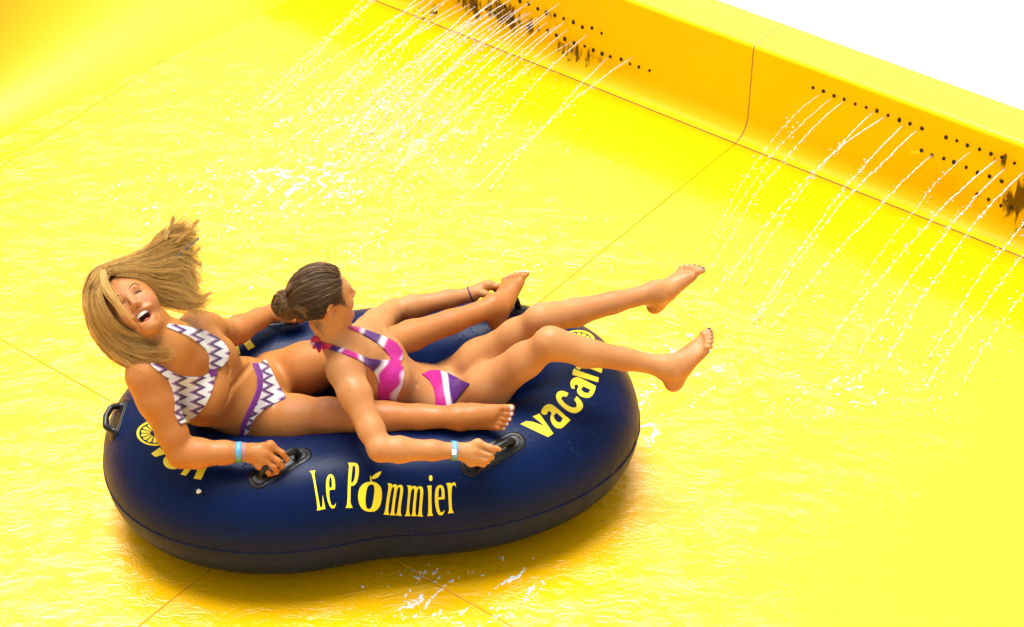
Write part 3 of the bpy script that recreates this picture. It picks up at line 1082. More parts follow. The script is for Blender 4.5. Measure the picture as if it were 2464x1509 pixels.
def head_prims(c, f, u, l, sc=1.0, mouth_open=0.0):
    """c centre, f face direction, u crown, l the person's left"""
    P = lambda a, b, h: c + (f * a + l * b + u * h) * sc
    ax = (f, l, u)
    R = lambda *v: tuple(x * sc for x in v)
    pr = [Ell(P(-0.010, 0, 0.030), ax, R(0.094, 0.075, 0.083), 0.02),
          Ell(P(0.030, 0, -0.018), ax, R(0.060, 0.064, 0.080), 0.03),
          Cone(P(0.015, 0.030, -0.072), P(0.062, 0.010, -0.098), 0.030 * sc, 0.017 * sc, 0.02), Cone(P(0.015, -0.030, -0.072), P(0.062, -0.010, -0.098), 0.030 * sc, 0.017 * sc, 0.02),
          Ell(P(0.073, 0, -0.100), ax, R(0.016, 0.018, 0.015), 0.018),
          Ell(P(0.056, 0.037, -0.032), ax, R(0.026, 0.023, 0.024), 0.02), Ell(P(0.056, -0.037, -0.032), ax, R(0.026, 0.023, 0.024), 0.02),
          Cone(P(0.083, 0.030, 0.020), P(0.083, -0.030, 0.020), 0.0085 * sc, 0.0085 * sc, 0.016),
          Cone(P(0.087, 0, 0.010), P(0.106, 0, -0.028), 0.0075 * sc, 0.0098 * sc, 0.012),
          Ell(P(0.096, 0.0105, -0.032), ax, R(0.0095, 0.0075, 0.0075), 0.006), Ell(P(0.096, -0.0105, -0.032), ax, R(0.0095, 0.0075, 0.0075), 0.006)]
    return pr


def ear(c, f, u, l, side, sc=1.0):
    e = l * side
    P = lambda a, b, h: c + (f * a + e * b + u * h) * sc
    o = unit(e * 0.85 - f * 0.45)
    pr = []
    ring = [(-0.004, 0.076, 0.020), (-0.016, 0.080, 0.024), (-0.026, 0.084, 0.012), (-0.024, 0.083, -0.006), (-0.014, 0.078, -0.022), (-0.006, 0.075, -0.027), (-0.001, 0.074, -0.018)]
    for p, q in zip(ring[:-1], ring[1:]): pr.append(Cone(P(*p), P(*q), 0.0052 * sc, 0.0052 * sc, 0.006))
    pr.append(Ell(P(-0.014, 0.074, 0.0), (f, e, u), (0.012 * sc, 0.006 * sc, 0.021 * sc), 0.006))
    cut = [Ell(P(-0.009, 0.083, -0.002), (f, e, u), (0.007 * sc, 0.007 * sc, 0.011 * sc), 0.004)]
    return pr, cut


def limb(pts, rad, k=0.025, flats=None):
    return [Cone(a, b, ra, rb, k) for a, b, ra, rb in zip(pts[:-1], pts[1:], rad[:-1], rad[1:])]


def lerp(a, b, t): return np.asarray(a) * (1 - t) + np.asarray(b) * t


def leg(hip, knee, ank, r=1.0, fwd=None):
    """thigh, knee cap, calf"""
    h, k, a = map(np.asarray, (hip, knee, ank))
    td, sdr = unit(k - h), unit(a - k)
    bend = unit(td - sdr) if np.linalg.norm(td - sdr) > 0.15 else np.array([0, 0, 1.0])   # towards the kneecap
    back = -bend
    back = unit(back - sdr * (back @ sdr))
    T = lambda t: lerp(h, k, t); S = lambda t: lerp(k, a, t)
    pr = [Cone(T(0.0), T(0.35), 0.088 * r, 0.080 * r, 0.04), Cone(T(0.35) + bend * 0.004, T(0.74) + bend * 0.004, 0.079 * r, 0.059 * r, 0.04), Cone(T(0.74) + bend * 0.004, T(1.0), 0.059 * r, 0.049 * r, 0.03),
          Cone(S(0.0), S(0.12), 0.051 * r, 0.047 * r, 0.03), Ell(k + bend * 0.020 * r, (bend, unit(td + sdr), np.cross(bend, unit(td + sdr))), (0.033 * r, 0.04 * r, 0.034 * r), 0.03),
          Cone(S(0.08) + back * 0.006, S(0.30) + back * 0.013, 0.043 * r, 0.046 * r, 0.03), Cone(S(0.30) + back * 0.013, S(0.62) + back * 0.006, 0.046 * r, 0.036 * r, 0.03),
          Cone(S(0.1), S(0.7), 0.040 * r, 0.033 * r, 0.02), Cone(S(0.62) + back * 0.003, S(0.95), 0.035 * r, 0.029 * r, 0.02), Cone(S(0.8), S(1.0), 0.030 * r, 0.031 * r, 0.02)]
    return pr


def arm(sh, el, wr, r=1.0):
    s, e, w = map(np.asarray, (sh, el, wr))
    U_ = lambda t: lerp(s, e, t); Fm = lambda t: lerp(e, w, t)
    return [Cone(U_(0), U_(0.3), 0.052 * r, 0.050 * r, 0.03), Cone(U_(0.3), U_(0.75), 0.050 * r, 0.042 * r, 0.03), Cone(U_(0.75), U_(1), 0.042 * r, 0.039 * r, 0.02),
            Cone(Fm(0), Fm(0.25), 0.037 * r, 0.041 * r, 0.02), Cone(Fm(0.25), Fm(0.7), 0.041 * r, 0.031 * r, 0.02), Cone(Fm(0.7), Fm(1), 0.031 * r, 0.0255 * r, 0.02), ]


def frame3(f, u):
    f = unit(f); u = unit(np.asarray(u) - f * (np.asarray(u) @ f)); return f, u, np.cross(u, f)


# ---- rider in the wave-patterned bikini, laughing, at the back of the tube
G1 = dict(pelvis=J(622, 978, .36), waist=J(565, 958, .455), chest=J(468, 905, .60), neck=J(408, 822, .79),
          rsh=J(350, 905, .73), lsh=J(478, 792, .67), rel=J(437, 1092, .50), rwr=J(585, 1088, .50), lel=J(548, 806, .53), lwr=J(652, 752, .50),
          rhip=J(632, 1022, .36), lhip=J(655, 910, .35), rknee=J(850, 1000, .455), lknee=J(905, 838, .53), rank=J(1106, 1004, .475), lank=J(1192, 737, .53))
G2 = dict(pelvis=J(1070, 962, .325), waist=J(1000, 942, .385), chest=J(905, 892, .515), neck=J(822, 828, .685),
          rsh=J(828, 893, .665), lsh=J(893, 794, .565), rel=J(915, 1081, .535), rwr=J(1095, 1085, .50), lel=J(945, 748, .49), lwr=J(1135, 708, .51),
          rhip=J(1092, 990, .335), lhip=J(1082, 926, .31), rknee=J(1325, 826, .67), lknee=J(1303, 768, .65), rank=J(1608, 884, .56), lank=J(1578, 703, .64))


def torso(g, wid=1.0, bust=0.05, belly=1.0):
    pe, wa, ch, ne = g['pelvis'], g['waist'], g['chest'], g['neck']
    rp = unit(g['rhip'] - g['lhip']); rc = unit(g['rsh'] - g['lsh'])
    up_p = unit(wa - pe); up_c = unit(ne - ch)
    def fr(r, u):
        r = unit(r - u * (r @ u)); f = np.cross(u, r); return (r, f, u)
    Ap = fr(rp, unit(wa - pe)); Aw = fr(unit(rp + rc), unit(ch - pe)); Ac = fr(rc, unit(ne - wa))
    g['Ac'], g['Ap'], g['Aw'] = Ac, Ap, Aw
    pr = [Ell(pe, Ap, (0.150 * wid, 0.105 * wid, 0.115), 0.05),
          Ell(lerp(pe, wa, 0.55), Aw, (0.138 * wid, 0.100 * wid * belly, 0.10), 0.05),
          Ell(wa, Aw, (0.124 * wid, 0.094 * wid * belly, 0.10), 0.05),
          Ell(lerp(wa, ch, 0.6), Ac, (0.128 * wid, 0.093 * wid, 0.11), 0.05),
          Ell(ch, Ac, (0.136 * wid, 0.095 * wid, 0.12), 0.05),
          Cone(lerp(ch, ne, 0.55) , lerp(g['rsh'], ch, 0.12), 0.072 * wid, 0.058 * wid, 0.05), Cone(lerp(ch, ne, 0.55), lerp(g['lsh'], ch, 0.12), 0.072 * wid, 0.058 * wid, 0.05),
          Cone(ne, lerp(g['rsh'], ne, 0.25), 0.045 * wid, 0.044 * wid, 0.05), Cone(ne, lerp(g['lsh'], ne, 0.25), 0.045 * wid, 0.044 * wid, 0.05)]
    r, f, u = Ac
    for sgn in (-1, 1):
        pr.append(Ell(ch + r * sgn * 0.066 * wid + f * (0.058 * wid) + u * -0.012, (r, f, u), (0.062 * wid, bust, 0.066 * wid), 0.035))
    r, f, u = Ap
    for sgn in (-1, 1):
        pr.append(Ell(pe + r * sgn * 0.075 - f * 0.055 - u * 0.05, (r, f, u), (0.085, 0.075, 0.085), 0.05))
    return pr


HANDS = dict(
    g1r=dict(index=[(60, 15, 0), (86, -2, -2), (95, -17, -12), (90, -23, -22)], middle=[(52, -2, 3), (78, -20, 1), (85, -32, -10), (79, -38, -20)],
             ring=[(44, -16, 2), (68, -33, -1), (73, -44, -10), (67, -48, -18)], little=[(36, -29, -3), (54, -44, -6), (58, -50, -14), (53, -52, -20)], thumb=[(16, 8, -12), (44, 12, -24), (70, -4, -34)]),
    g2r=dict(index=[(50, 16, 0), (78, 8, 2), (90, 5, -3), (98, 3, -8)], middle=[(44, 0, 3), (77, -10, 0), (81, -15, -13), (71, -18, -20)],
             ring=[(38, -14, 2), (69, -20, -2), (72, -24, -14), (62, -26, -20)], little=[(35, -25, -3), (60, -29, -8), (63, -32, -17), (55, -33, -21)], thumb=[(16, 6, -14), (48, 4, -24), (84, -3, -19)]),
    g2l=dict(index=[(40, 22, 4), (60, 19, 5), (70, 10, 0), (70, 1, -6)], middle=[(42, 25, -8), (64, 20, -9), (72, 9, -12), (70, 1, -16)],
             ring=[(40, 24, -19), (60, 18, -22), (67, 8, -24), (64, 1, -26)], little=[(36, 20, -29), (54, 15, -33), (60, 7, -34), (57, 1, -34)], thumb=[(14, 4, 8), (34, 0, 14), (56, -6, 10)]),
    g1l=dict(index=[(44, 2, 4), (66, -4, 5), (74, -14, 0), (70, -22, -6)], middle=[(46, 4, -8), (70, -3, -9), (77, -14, -12), (70, -22, -16)],
             ring=[(42, 4, -19), (64, -3, -22), (70, -13, -24), (64, -20, -26)], little=[(36, 2, -29), (55, -4, -33), (60, -12, -34), (54, -18, -34)], thumb=[(14, -8, 8), (34, -14, 14), (56, -20, 10)]))

GROUPS1, GROUPS2 = [], []
# head 1
F1, U1, L1 = None, None, None
d0 = CD(.64, -.76, 0); l0 = CD(.79, .61, 0); f0 = -FW
th, ph = math.radians(13), math.radians(12)
f1 = f0 * math.cos(th) - d0 * math.sin(th); dn = d0 * math.cos(th) + f0 * math.sin(th)
F1 = unit(f1 * math.cos(ph) + l0 * math.sin(ph))
F1, U1, L1 = frame3(F1, -dn)
EYE1 = J(311, 716, .95)
HS1 = 1.08
HC1 = EYE1 - (F1 * 0.082 + U1 * 0.004) * HS1
# head 2
F2, U2, L2 = frame3(unit(np.array([0.80, 0.52, 0.10])), np.array([-0.30, -0.05, 0.95]))
HC2 = J(779, 719, .86)


def person_groups(g, key, F, U, Lf, HC, wid, legr, armr, bust, hsc, belly=1.0):
    neck_top = HC - U * 0.075 * hsc - F * 0.020 * hsc
    tor = torso(g, wid, bust, belly)
    groups = [(tor, 0.02, False)]
    groups.append((leg(g['rhip'], g['rknee'], g['rank'], legr) + foot(key + 'r', g['rank'], *FEET[key + 'r'], legr ** 0.5), 0.035, False))
    groups.append((leg(g['lhip'], g['lknee'], g['lank'], legr) + foot(key + 'l', g['lank'], *FEET[key + 'l'], legr ** 0.5), 0.035, False))
    groups.append((arm(g['rsh'], g['rel'], g['rwr'], armr), 0.04, False))
    groups.append((arm(g['lsh'], g['lel'], g['lwr'], armr), 0.04, False))
    groups.append((hand(g['rwr'], HANDS[key + 'r']), 0.012, False))
    groups.append((hand(g['lwr'], HANDS[key + 'l']), 0.012, False))
    groups.append(([Cone(g['neck'] - unit(g['neck'] - g['chest']) * 0.02, neck_top, 0.054 * hsc, 0.050 * hsc, 0.03), Cone(lerp(g['neck'], neck_top, .5), neck_top + F * 0.03 - U * 0.005, 0.045 * hsc, 0.04 * hsc, 0.03)], 0.045, False))
    groups.append((head_prims(HC, F, U, Lf, hsc), 0.025, False))
    return groups


FEET = dict(g1r=(CD(.78, 0.02, .62), CD(-.62, 0.02, .78), 1.08), g1l=(CD(.36, .86, -.36), CD(-.3, .47, .83), 1.08),
            g2r=(CD(.60, .78, .12), CD(-.74, .50, .45), 1.1), g2l=(CD(.714, .70, -.02), CD(-.43, .46, .778), 1.06))
GROUPS1 = person_groups(G1, 'g1', F1, U1, L1, HC1, 1.08, 1.03, 1.12, 0.058, HS1, 1.12)
GROUPS2 = person_groups(G2, 'g2', F2, U2, L2, HC2, 0.86, 0.92, 0.96, 0.046, 0.95, 0.86)
er, ec = ear(HC2, F2, U2, L2, -1, 1.0)
GROUPS2 += [(er, 0.004, False), (ec, 0.004, True)]
# open laughing mouth and nostrils
PH = lambda a, b, h: HC1 + (F1 * a + L1 * b + U1 * h) * HS1
GROUPS1 += [([Cone(PH(0.081, 0.030, -0.051), PH(0.084, 0, -0.047), 0.006, 0.007, 0.01), Cone(PH(0.081, -0.030, -0.051), PH(0.084, 0, -0.047), 0.006, 0.007, 0.01), Cone(PH(0.078, 0.020, -0.084), PH(0.078, -0.020, -0.084), 0.0085, 0.0085, 0.01)], 0.012, False),
            ([Ell(PH(0.088, 0, -0.066), (F1, L1, U1), (0.028, 0.0265, 0.0165), 0.004)], 0.006, True),
            ([Ell(PH(0.100, 0.007, -0.0395), (F1, L1, U1), (0.008, 0.0035, 0.003), 0.003), Ell(PH(0.100, -0.007, -0.0395), (F1, L1, U1), (0.008, 0.0035, 0.003), 0.003)], 0.003, True),
            ([Cone(PH(0.088, 0.020, 0.0), PH(0.080, 0.042, -0.002), 0.0035, 0.003, 0.003), Cone(PH(0.088, -0.020, 0.0), PH(0.080, -0.042, -0.002), 0.0035, 0.003, 0.003)], 0.006, True)]


def surf(groups, x, y, t0=5.5, t1=8.5):
    d = ray(x, y)
    T_ = np.linspace(t0, t1, 900)
    D = field(groups, CAM + d * T_[:, None])[0]
    i = np.argmax(D < 0)
    return CAM + d * T_[i]


def crease(groups, pts, r, ku, sink=0.0):
    P = [surf(groups, x, y) - FW * -sink for x, y in pts]
    return ([Cone(a, b, r * (0.6 if i == 0 else 1), r * (0.6 if i == len(P) - 2 else 1), 0.004) for i, (a, b) in enumerate(zip(P[:-1], P[1:]))], ku, True)


_t1, _t2 = [GROUPS1[0]], [GROUPS2[0]]
GROUPS1 += [crease(_t1, [(606, 876), (580, 905), (558, 934), (542, 974)], 0.0035, 0.018), crease(_t1, [(546, 868), (552, 888), (549, 902)], 0.0025, 0.012)]
GROUPS2 += [crease(_t2, [(1002, 922), (1004, 929)], 0.0036, 0.007)]


def make_skin_mat(name, fair, deep):
    m = new_mat(name, fair, 0.45)
    b = bsdf(m)
    n = N(m, 'ShaderNodeTexNoise', Scale=9.0, Detail=4.0)
    L(m, coords(m), n.inputs['Vector'])
    r = ramp(m, n.outputs['Fac'], [(0.3, deep), (0.7, fair)])  # noise varies the skin between its two tones
    nb = N(m, 'ShaderNodeTexNoise', Scale=3.2, Detail=5.0, Roughness=0.65)
    L(m, coords(m), nb.inputs['Vector'])
    r = type('o', (), {'outputs': {'Color': mix(m, math_(m, 'MULTIPLY', ramp(m, nb.outputs['Fac'], [(0.42, (0,) * 3), (0.68, (1,) * 3)]).outputs['Color'], 0.45), r.outputs['Color'], (0.44, 0.13, 0.045))}})
    t = N(m, 'ShaderNodeAttribute', attribute_name='paint')
    c = mix(m, t.outputs['Alpha'], r.outputs['Color'], t.outputs['Color'])
    # moles and freckles
    v = N(m, 'ShaderNodeTexVoronoi', Scale=16.0)
    L(m, coords(m), v.inputs['Vector'])
    vr = ramp(m, v.outputs['Distance'], [(0.035, (0.55,) * 3), (0.05, (0,) * 3)])
    c = mix(m, vr.outputs['Color'], c, (0.10, 0.03, 0.012))
    L(m, c, b.inputs['Base Color'])
    b.inputs['Subsurface Weight'].default_value = 0.12
    b.inputs['Subsurface Radius'].default_value = (1.0, 0.35, 0.15)
    b.inputs['Subsurface Scale'].default_value = 0.012
    b.inputs['Specular IOR Level'].default_value = 0.28
    rn = N(m, 'ShaderNodeTexNoise', Scale=22.0, Detail=4.0)
    L(m, coords(m), rn.inputs['Vector'])
    L(m, ramp(m, rn.outputs['Fac'], [(0.35, (0.36,) * 3), (0.65, (0.60,) * 3)]).outputs['Color'], b.inputs['Roughness'])
    f = N(m, 'ShaderNodeTexNoise', Scale=260.0, Detail=2.0)
    L(m, coords(m), f.inputs['Vector'])
    bp = N(m, 'ShaderNodeBump', Strength=0.25, Distance=0.0012)
    L(m, f.outputs['Fac'], bp.inputs['Height']); L(m, bp.outputs[0], b.inputs['Normal'])
    return m


M['skin1'] = make_skin_mat('tanned skin', (0.46, 0.185, 0.045), (0.38, 0.14, 0.028))
M['skin2'] = make_skin_mat('light tanned skin', (0.51, 0.245, 0.088), (0.44, 0.19, 0.058))

person1 = empty('person', (G1['pelvis'][0], G1['pelvis'][1], 0.2))
tag(person1, 'laughing person in white bikini with purple waves, blond hair flying, seated at the left', 'person')
person2 = empty('person', (G2['pelvis'][0], G2['pelvis'][1], 0.2))
tag(person2, 'person in pink and purple bikini, brown hair in a bun, legs over the tube', 'person')
SV1, SQ1 = build_skin(GROUPS1)
SV2, SQ2 = build_skin(GROUPS2)
body1 = fast_mesh('body', SV1, SQ1, M['skin1'], person1)
body2 = fast_mesh('body', SV2, SQ2, M['skin2'], person2)

# ------------------------------------------------------------------ colour that belongs to the skin: lips, cheeks, inside of the mouth
def paint(o, V, spots):
    """spots: (centre, axes, radii, colour, strength)"""
    C4 = np.zeros((len(V), 4), np.float32)
    for c, ax, rad, col, am in spots:
        q = (V - c) @ np.array([unit(v) for v in ax]).T / np.array(rad)
        w = am * np.clip(1.6 - 1.6 * np.sqrt((q * q).sum(1)), 0, 1)
        hit = w > 0
        tot = np.maximum(C4[:, 3], w)
        mixf = np.where(hit, w / np.maximum(w + C4[:, 3] * (1 - w), 1e-6), 0)[:, None]
        C4[:, :3] = C4[:, :3] * (1 - mixf) + np.array(col) * mixf
        C4[:, 3] = tot
    a_ = o.data.attributes.new('paint', 'FLOAT_COLOR', 'POINT')
    a_.data.foreach_set('color', C4.ravel())


A1 = (F1, L1, U1)
paint(body1, SV1, [
    (PH(0.075, 0.040, -0.030), A1, (0.04, 0.026, 0.024), (0.42, 0.10, 0.06), 0.75), (PH(0.075, -0.040, -0.030), A1, (0.04, 0.026, 0.024), (0.42, 0.10, 0.06), 0.75),
    (PH(0.102, 0, -0.028), A1, (0.02, 0.016, 0.016), (0.42, 0.12, 0.07), 0.5),
    (PH(0.07, 0, -0.02), A1, (0.09, 0.09, 0.12), (0.50, 0.24, 0.13), 0.35),
    (PH(0.092, 0, -0.066), A1, (0.03, 0.037, 0.027), (0.40, 0.07, 0.05), 0.9),
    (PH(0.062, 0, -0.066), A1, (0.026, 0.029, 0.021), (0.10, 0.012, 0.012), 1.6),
])
PK = lambda a, b, h: HC2 + F2 * a + L2 * b + U2 * h
A2 = (F2, L2, U2)
paint(body2, SV2, [(PK(0.07, -0.04, -0.03), A2, (0.04, 0.03, 0.03), (0.50, 0.17, 0.09), 0.5), (PK(0.095, 0, -0.065), A2, (0.016, 0.026, 0.014), (0.45, 0.10, 0.08), 0.9),
                   (PK(-0.012, -0.080, -0.002), A2, (0.02, 0.012, 0.025), (0.50, 0.13, 0.06), 0.5)])

M['tooth'] = new_mat('tooth enamel', (0.82, 0.78, 0.68), 0.2)
M['tongue'] = new_mat('tongue', (0.45, 0.09, 0.08), 0.3)
M['lash'] = new_mat('dark lashes', (0.02, 0.012, 0.008), 0.6)
M['brow'] = new_mat('brown brows', (0.17, 0.085, 0.035), 0.7)
# upper teeth: one small crown each
for k in range(8):
    a = (k - 3.5) / 3.5
    cx, cy = 0.0825 - 0.009 * a * a, 0.0205 * a
    w, h, d = 0.0029, 0.0052 - 0.0012 * abs(a), 0.0015
    V = [PH(cx + dx * d, cy + dy * w * (1 - 0.25 * (dz < 0)), -0.0560 - 0.001 * (1 - a * a) + dz * h) for dx in (-1, 1) for dy in (-1, 1) for dz in (-1, 1)]
    Fc = [(0, 1, 3, 2), (4, 6, 7, 5), (0, 4, 5, 1), (2, 3, 7, 6), (0, 2, 6, 4), (1, 5, 7, 3)]
    mesh_obj('tooth', V, Fc, M['tooth'], person1, smooth=False)
P = [PH(0.060, 0, -0.077), PH(0.072, 0, -0.0765), PH(0.080, 0, -0.0775)]
tV, tQ = tube_geo(spline(P, 6), [0.008, 0.010, 0.011, 0.010, 0.008, 0.004], 10, hint=U1, flat=0.45)
mesh_obj('tongue', tV, tQ, M['tongue'], person1)


def on_skin(bv, p, d):
    h, n, _, _ = bv.ray_cast(Vector(p.tolist()), Vector(d.tolist()))
    return (np.array(h), np.array(n)) if h is not None else (None, None)


near_head1 = np.linalg.norm(SV1 - HC1, axis=1) < 0.16
sel = near_head1[SQ1].all(1)
bv1 = BVHTree.FromPolygons([tuple(v) for v in SV1], [tuple(q) for q in SQ1[sel].tolist()])


def face_line(name, pts, rad, mat, person, lift=0.0006):
    out = []
    for a, b, h in pts:
        hit, n = on_skin(bv1, PH(0.16, b, h), -F1)
        if hit is None: return
        out.append(hit + n * lift)
    n_ = len(out) * 4
    V, Q = tube_geo(spline(out, n_), rad * np.sin(np.linspace(0.25, PI - 0.15, n_)), 6, hint=F1)
    mesh_obj(name, V, Q, mat, person)


for s in (1, -1):
    face_line('eyelashes', [(0, s * 0.017, -0.001), (0, s * 0.024, 0.002), (0, s * 0.032, 0.0025), (0, s * 0.041, -0.0015)], 0.0017, M['lash'], person1)
    face_line('eyebrow', [(0, s * 0.013, 0.021), (0, s * 0.024, 0.026), (0, s * 0.036, 0.026), (0, s * 0.047, 0.019)], 0.0024, M['brow'], person1)
M['lip'] = new_mat('lips', (0.45, 0.10, 0.08), 0.3)


# ------------------------------------------------------------------ clothes: fabric lying on the skin
def vert_normals(V, Q):
    n = np.cross(V[Q[:, 2]] - V[Q[:, 0]], V[Q[:, 3]] - V[Q[:, 1]])
    out = np.stack([np.bincount(Q.ravel(), np.repeat(n[:, c], 4), len(V)) for c in range(3)], 1)
    return out / (np.linalg.norm(out, axis=1)[:, None] + 1e-12)


def poly_sd(px, poly):
    """signed distance, inside positive"""
    p = np.asarray(poly, float); q = np.roll(p, -1, 0)
    d = np.full(len(px), 1e9); ins = np.zeros(len(px), bool)
    for a, b in zip(p, q):
        e = b - a
        t = np.clip(((px - a) @ e) / (e @ e + 1e-9), 0, 1)
        d = np.minimum(d, np.linalg.norm(px - a - t[:, None] * e, axis=1))
        c = ((a[1] > px[:, 1]) != (b[1] > px[:, 1])) & (px[:, 0] < (b[0] - a[0]) * (px[:, 1] - a[1]) / (b[1] - a[1] + 1e-12) + a[0])
        ins ^= c
    return np.where(ins, d, -d)


NRM1, NRM2 = vert_normals(SV1, SQ1), vert_normals(SV2, SQ2)
GID1, GID2 = field(GROUPS1[:9], SV1)[1], field(GROUPS2[:9], SV2)[1]


def garment(name, V, Q, Nn, gid, groups, polys, mat, person, off=0.003, colour=None, face=-0.25):
    px = pixels(V)
    sd = np.max([poly_sd(px, p) for p in polys], 0)
    view = unit_rows(CAM - V)
    facing = (view * Nn).sum(1)
    ok = np.isin(gid, groups) & (facing > face)
    val = np.where(ok, sd, -np.abs(sd) - 2.0)
    keep = (val[Q] > 0).any(1)
    T = np.concatenate([Q[keep][:, [0, 1, 2]], Q[keep][:, [0, 2, 3]]])
    newV, newA, tris, ids, cut = [], [], [], {}, {}
    def vid(i):
        if i not in ids: ids[i] = len(newV); newV.append(V[i] + Nn[i] * off); newA.append((V[i], Nn[i]))
        return ids[i]
    def cid(i, j):
        k = (min(i, j), max(i, j))
        if k not in cut:
            t = val[k[0]] / (val[k[0]] - val[k[1]]); p = lerp(V[k[0]], V[k[1]], t); n = unit(lerp(Nn[k[0]], Nn[k[1]], t))
            cut[k] = len(newV); newV.append(p + n * off); newA.append((p, n))
        return cut[k]
    for t in T.tolist():
        pos = [val[i] > 0 for i in t]; c = sum(pos)
        if c == 3: tris.append([vid(i) for i in t])
        elif c == 1:
            k = pos.index(True); a, b, cc = t[k], t[(k + 1) % 3], t[(k + 2) % 3]
            tris.append([vid(a), cid(a, b), cid(a, cc)])
        elif c == 2:
            k = pos.index(False); a, b, cc = t[k], t[(k + 1) % 3], t[(k + 2) % 3]
            x, y = cid(a, b), cid(a, cc)
            tris.append([x, vid(b), vid(cc)]); tris.append([x, vid(cc), y])
    if not tris: return None
    Vn = np.array(newV)
    surf = np.array([p for p, n in newA])
    e = {}
    for t in tris:
        for p, q in zip(t, t[1:] + t[:1]): e[(p, q)] = 1
    rim = [(q, p) for (p, q) in e if (q, p) not in e]
    nb = len(Vn)
    nrm = np.array([n for p, n in newA])
    lowV = surf - nrm * 0.0012
    Fs = tris + [[q, p, nb + p] for (q, p) in [(b, a) for a, b in rim]] 
    Fs = tris[:]
    for (q, p) in rim: Fs += [[q, p, nb + p], [q, nb + p, nb + q]]
    o = fast_mesh(name, np.concatenate([Vn, lowV]), np.array(Fs), mat, person)
    allp = np.concatenate([surf, surf])
    if colour is not None:
        c4 = np.ones((len(allp), 4), np.float32); c4[:, :3] = colour(pixels(allp), allp)
        a_ = o.data.attributes.new('dye', 'FLOAT_COLOR', 'POINT'); a_.data.foreach_set('color', c4.ravel())
    return o


def unit_rows(a): return a / (np.linalg.norm(a, axis=1)[:, None] + 1e-12)


def C1(p): return [(180.5 + x * .4384, 511.3 + y * .4384) for x, y in p]
def C2(p): return [(631.7 + x * .3788, 601.6 + y * .3788) for x, y in p]


def fabric_base(m, scale=900.0):
    b = bsdf(m)
    f = N(m, 'ShaderNodeTexNoise', Scale=scale, Detail=1.0)
    L(m, coords(m), f.inputs['Vector'])
    w = N(m, 'ShaderNodeTexNoise', Scale=45.0, Detail=3.0)
    L(m, coords(m), w.inputs['Vector'])
    h = math_(m, 'MULTIPLY_ADD', w.outputs['Fac'], 2.5, f.outputs['Fac'])
    bp = N(m, 'ShaderNodeBump', Strength=0.35, Distance=0.0016)
    L(m, h, bp.inputs['Height']); L(m, bp.outputs[0], b.inputs['Normal'])
    b.inputs['Sheen Weight'].default_value = 0.1
    b.inputs['Specular IOR Level'].default_value = 0.25


def make_wave_fabric():
    m = new_mat('white fabric with purple waves', (0.6, 0.6, 0.58), 0.6)
    b = bsdf(m)
    g = N(m, 'ShaderNodeNewGeometry')
    d1 = N(m, 'ShaderNodeVectorMath', operation='DOT_PRODUCT'); d1.inputs[1].default_value = (0.97, 0.15, -0.10)
    d2 = N(m, 'ShaderNodeVectorMath', operation='DOT_PRODUCT'); d2.inputs[1].default_value = (0.0, 0.62, 0.79)
    L(m, g.outputs['Position'], d1.inputs[0]); L(m, g.outputs['Position'], d2.inputs[0])
    ph_ = math_(m, 'MULTIPLY', d2.outputs['Value'], 2 * PI / 0.030)
    sn = math_(m, 'SINE', ph_)
    sn2 = math_(m, 'SINE', math_(m, 'MULTIPLY', ph_, 3.0))
    sn = math_(m, 'MULTIPLY_ADD', sn2, -0.10, sn)
    u_ = math_(m, 'MULTIPLY_ADD', sn, 0.0125, d1.outputs['Value'])
    t = math_(m, 'FRACT', math_(m, 'MULTIPLY_ADD', u_, 1 / 0.056, 50.25))
    W, D1, MV, PK_ = (0.62, 0.62, 0.60), (0.045, 0.02, 0.075), (0.20, 0.10, 0.22), (0.38, 0.10, 0.30)
    r = ramp(m, t, [(0.0, W), (0.30, PK_), (0.37, MV), (0.42, W), (0.44, D1), (0.60, MV), (0.64, D1), (0.70, W), (0.76, (0.42, 0.45, 0.42)), (0.80, W)])
    r.color_ramp.interpolation = 'CONSTANT'
    L(m, r.outputs['Color'], b.inputs['Base Color'])
    fabric_base(m)
    return m


M['wave'] = make_wave_fabric()
M['purple'] = new_mat('purple fabric', (0.14, 0.02, 0.17), 0.5); fabric_base(M['purple'])
M['dye'] = new_mat('striped fabric', (0.5, 0.1, 0.3), 0.5)
at_ = N(M['dye'], 'ShaderNodeAttribute', attribute_name='dye')
L(M['dye'], at_.outputs['Color'], bsdf(M['dye']).inputs['Base Color'])
fabric_base(M['dye'])
TORSO = [0, 7]
garment('bikini_top', SV1, SQ1, NRM1, GID1, [0, 7, 3, 4], [C1([(462, 604), (600, 628), (700, 648), (775, 686), (825, 728), (845, 770), (838, 812), (805, 845), (772, 868), (745, 872), (735, 850), (738, 800), (718, 757), (678, 718), (618, 679), (540, 645), (474, 619)]),
                                                             C1([(412, 828), (455, 836), (500, 862), (560, 892), (620, 902), (700, 902), (740, 880), (764, 892), (760, 940), (744, 1000), (718, 1052), (675, 1104), (625, 1146), (572, 1165), (548, 1110), (548, 1030), (532, 970), (510, 920), (474, 884), (430, 852)])], M['wave'], person1, 0.0045)
garment('bow', SV1, SQ1, NRM1, GID1, [0, 7], [C1([(733, 862), (768, 856), (774, 895), (738, 906)])], M['purple'], person1, 0.0075)
garment('bikini_bottom', SV1, SQ1, NRM1, GID1, [0, 1, 2], [C1([(998, 838), (1046, 812), (1080, 880), (1115, 950), (1160, 1022), (1110, 1042), (1040, 1078), (988, 1124), (962, 1174), (944, 1230), (935, 1300), (890, 1300), (925, 1180), (960, 1100), (1000, 1020), (1020, 960), (1020, 900)])], M['wave'], person1, 0.0035)
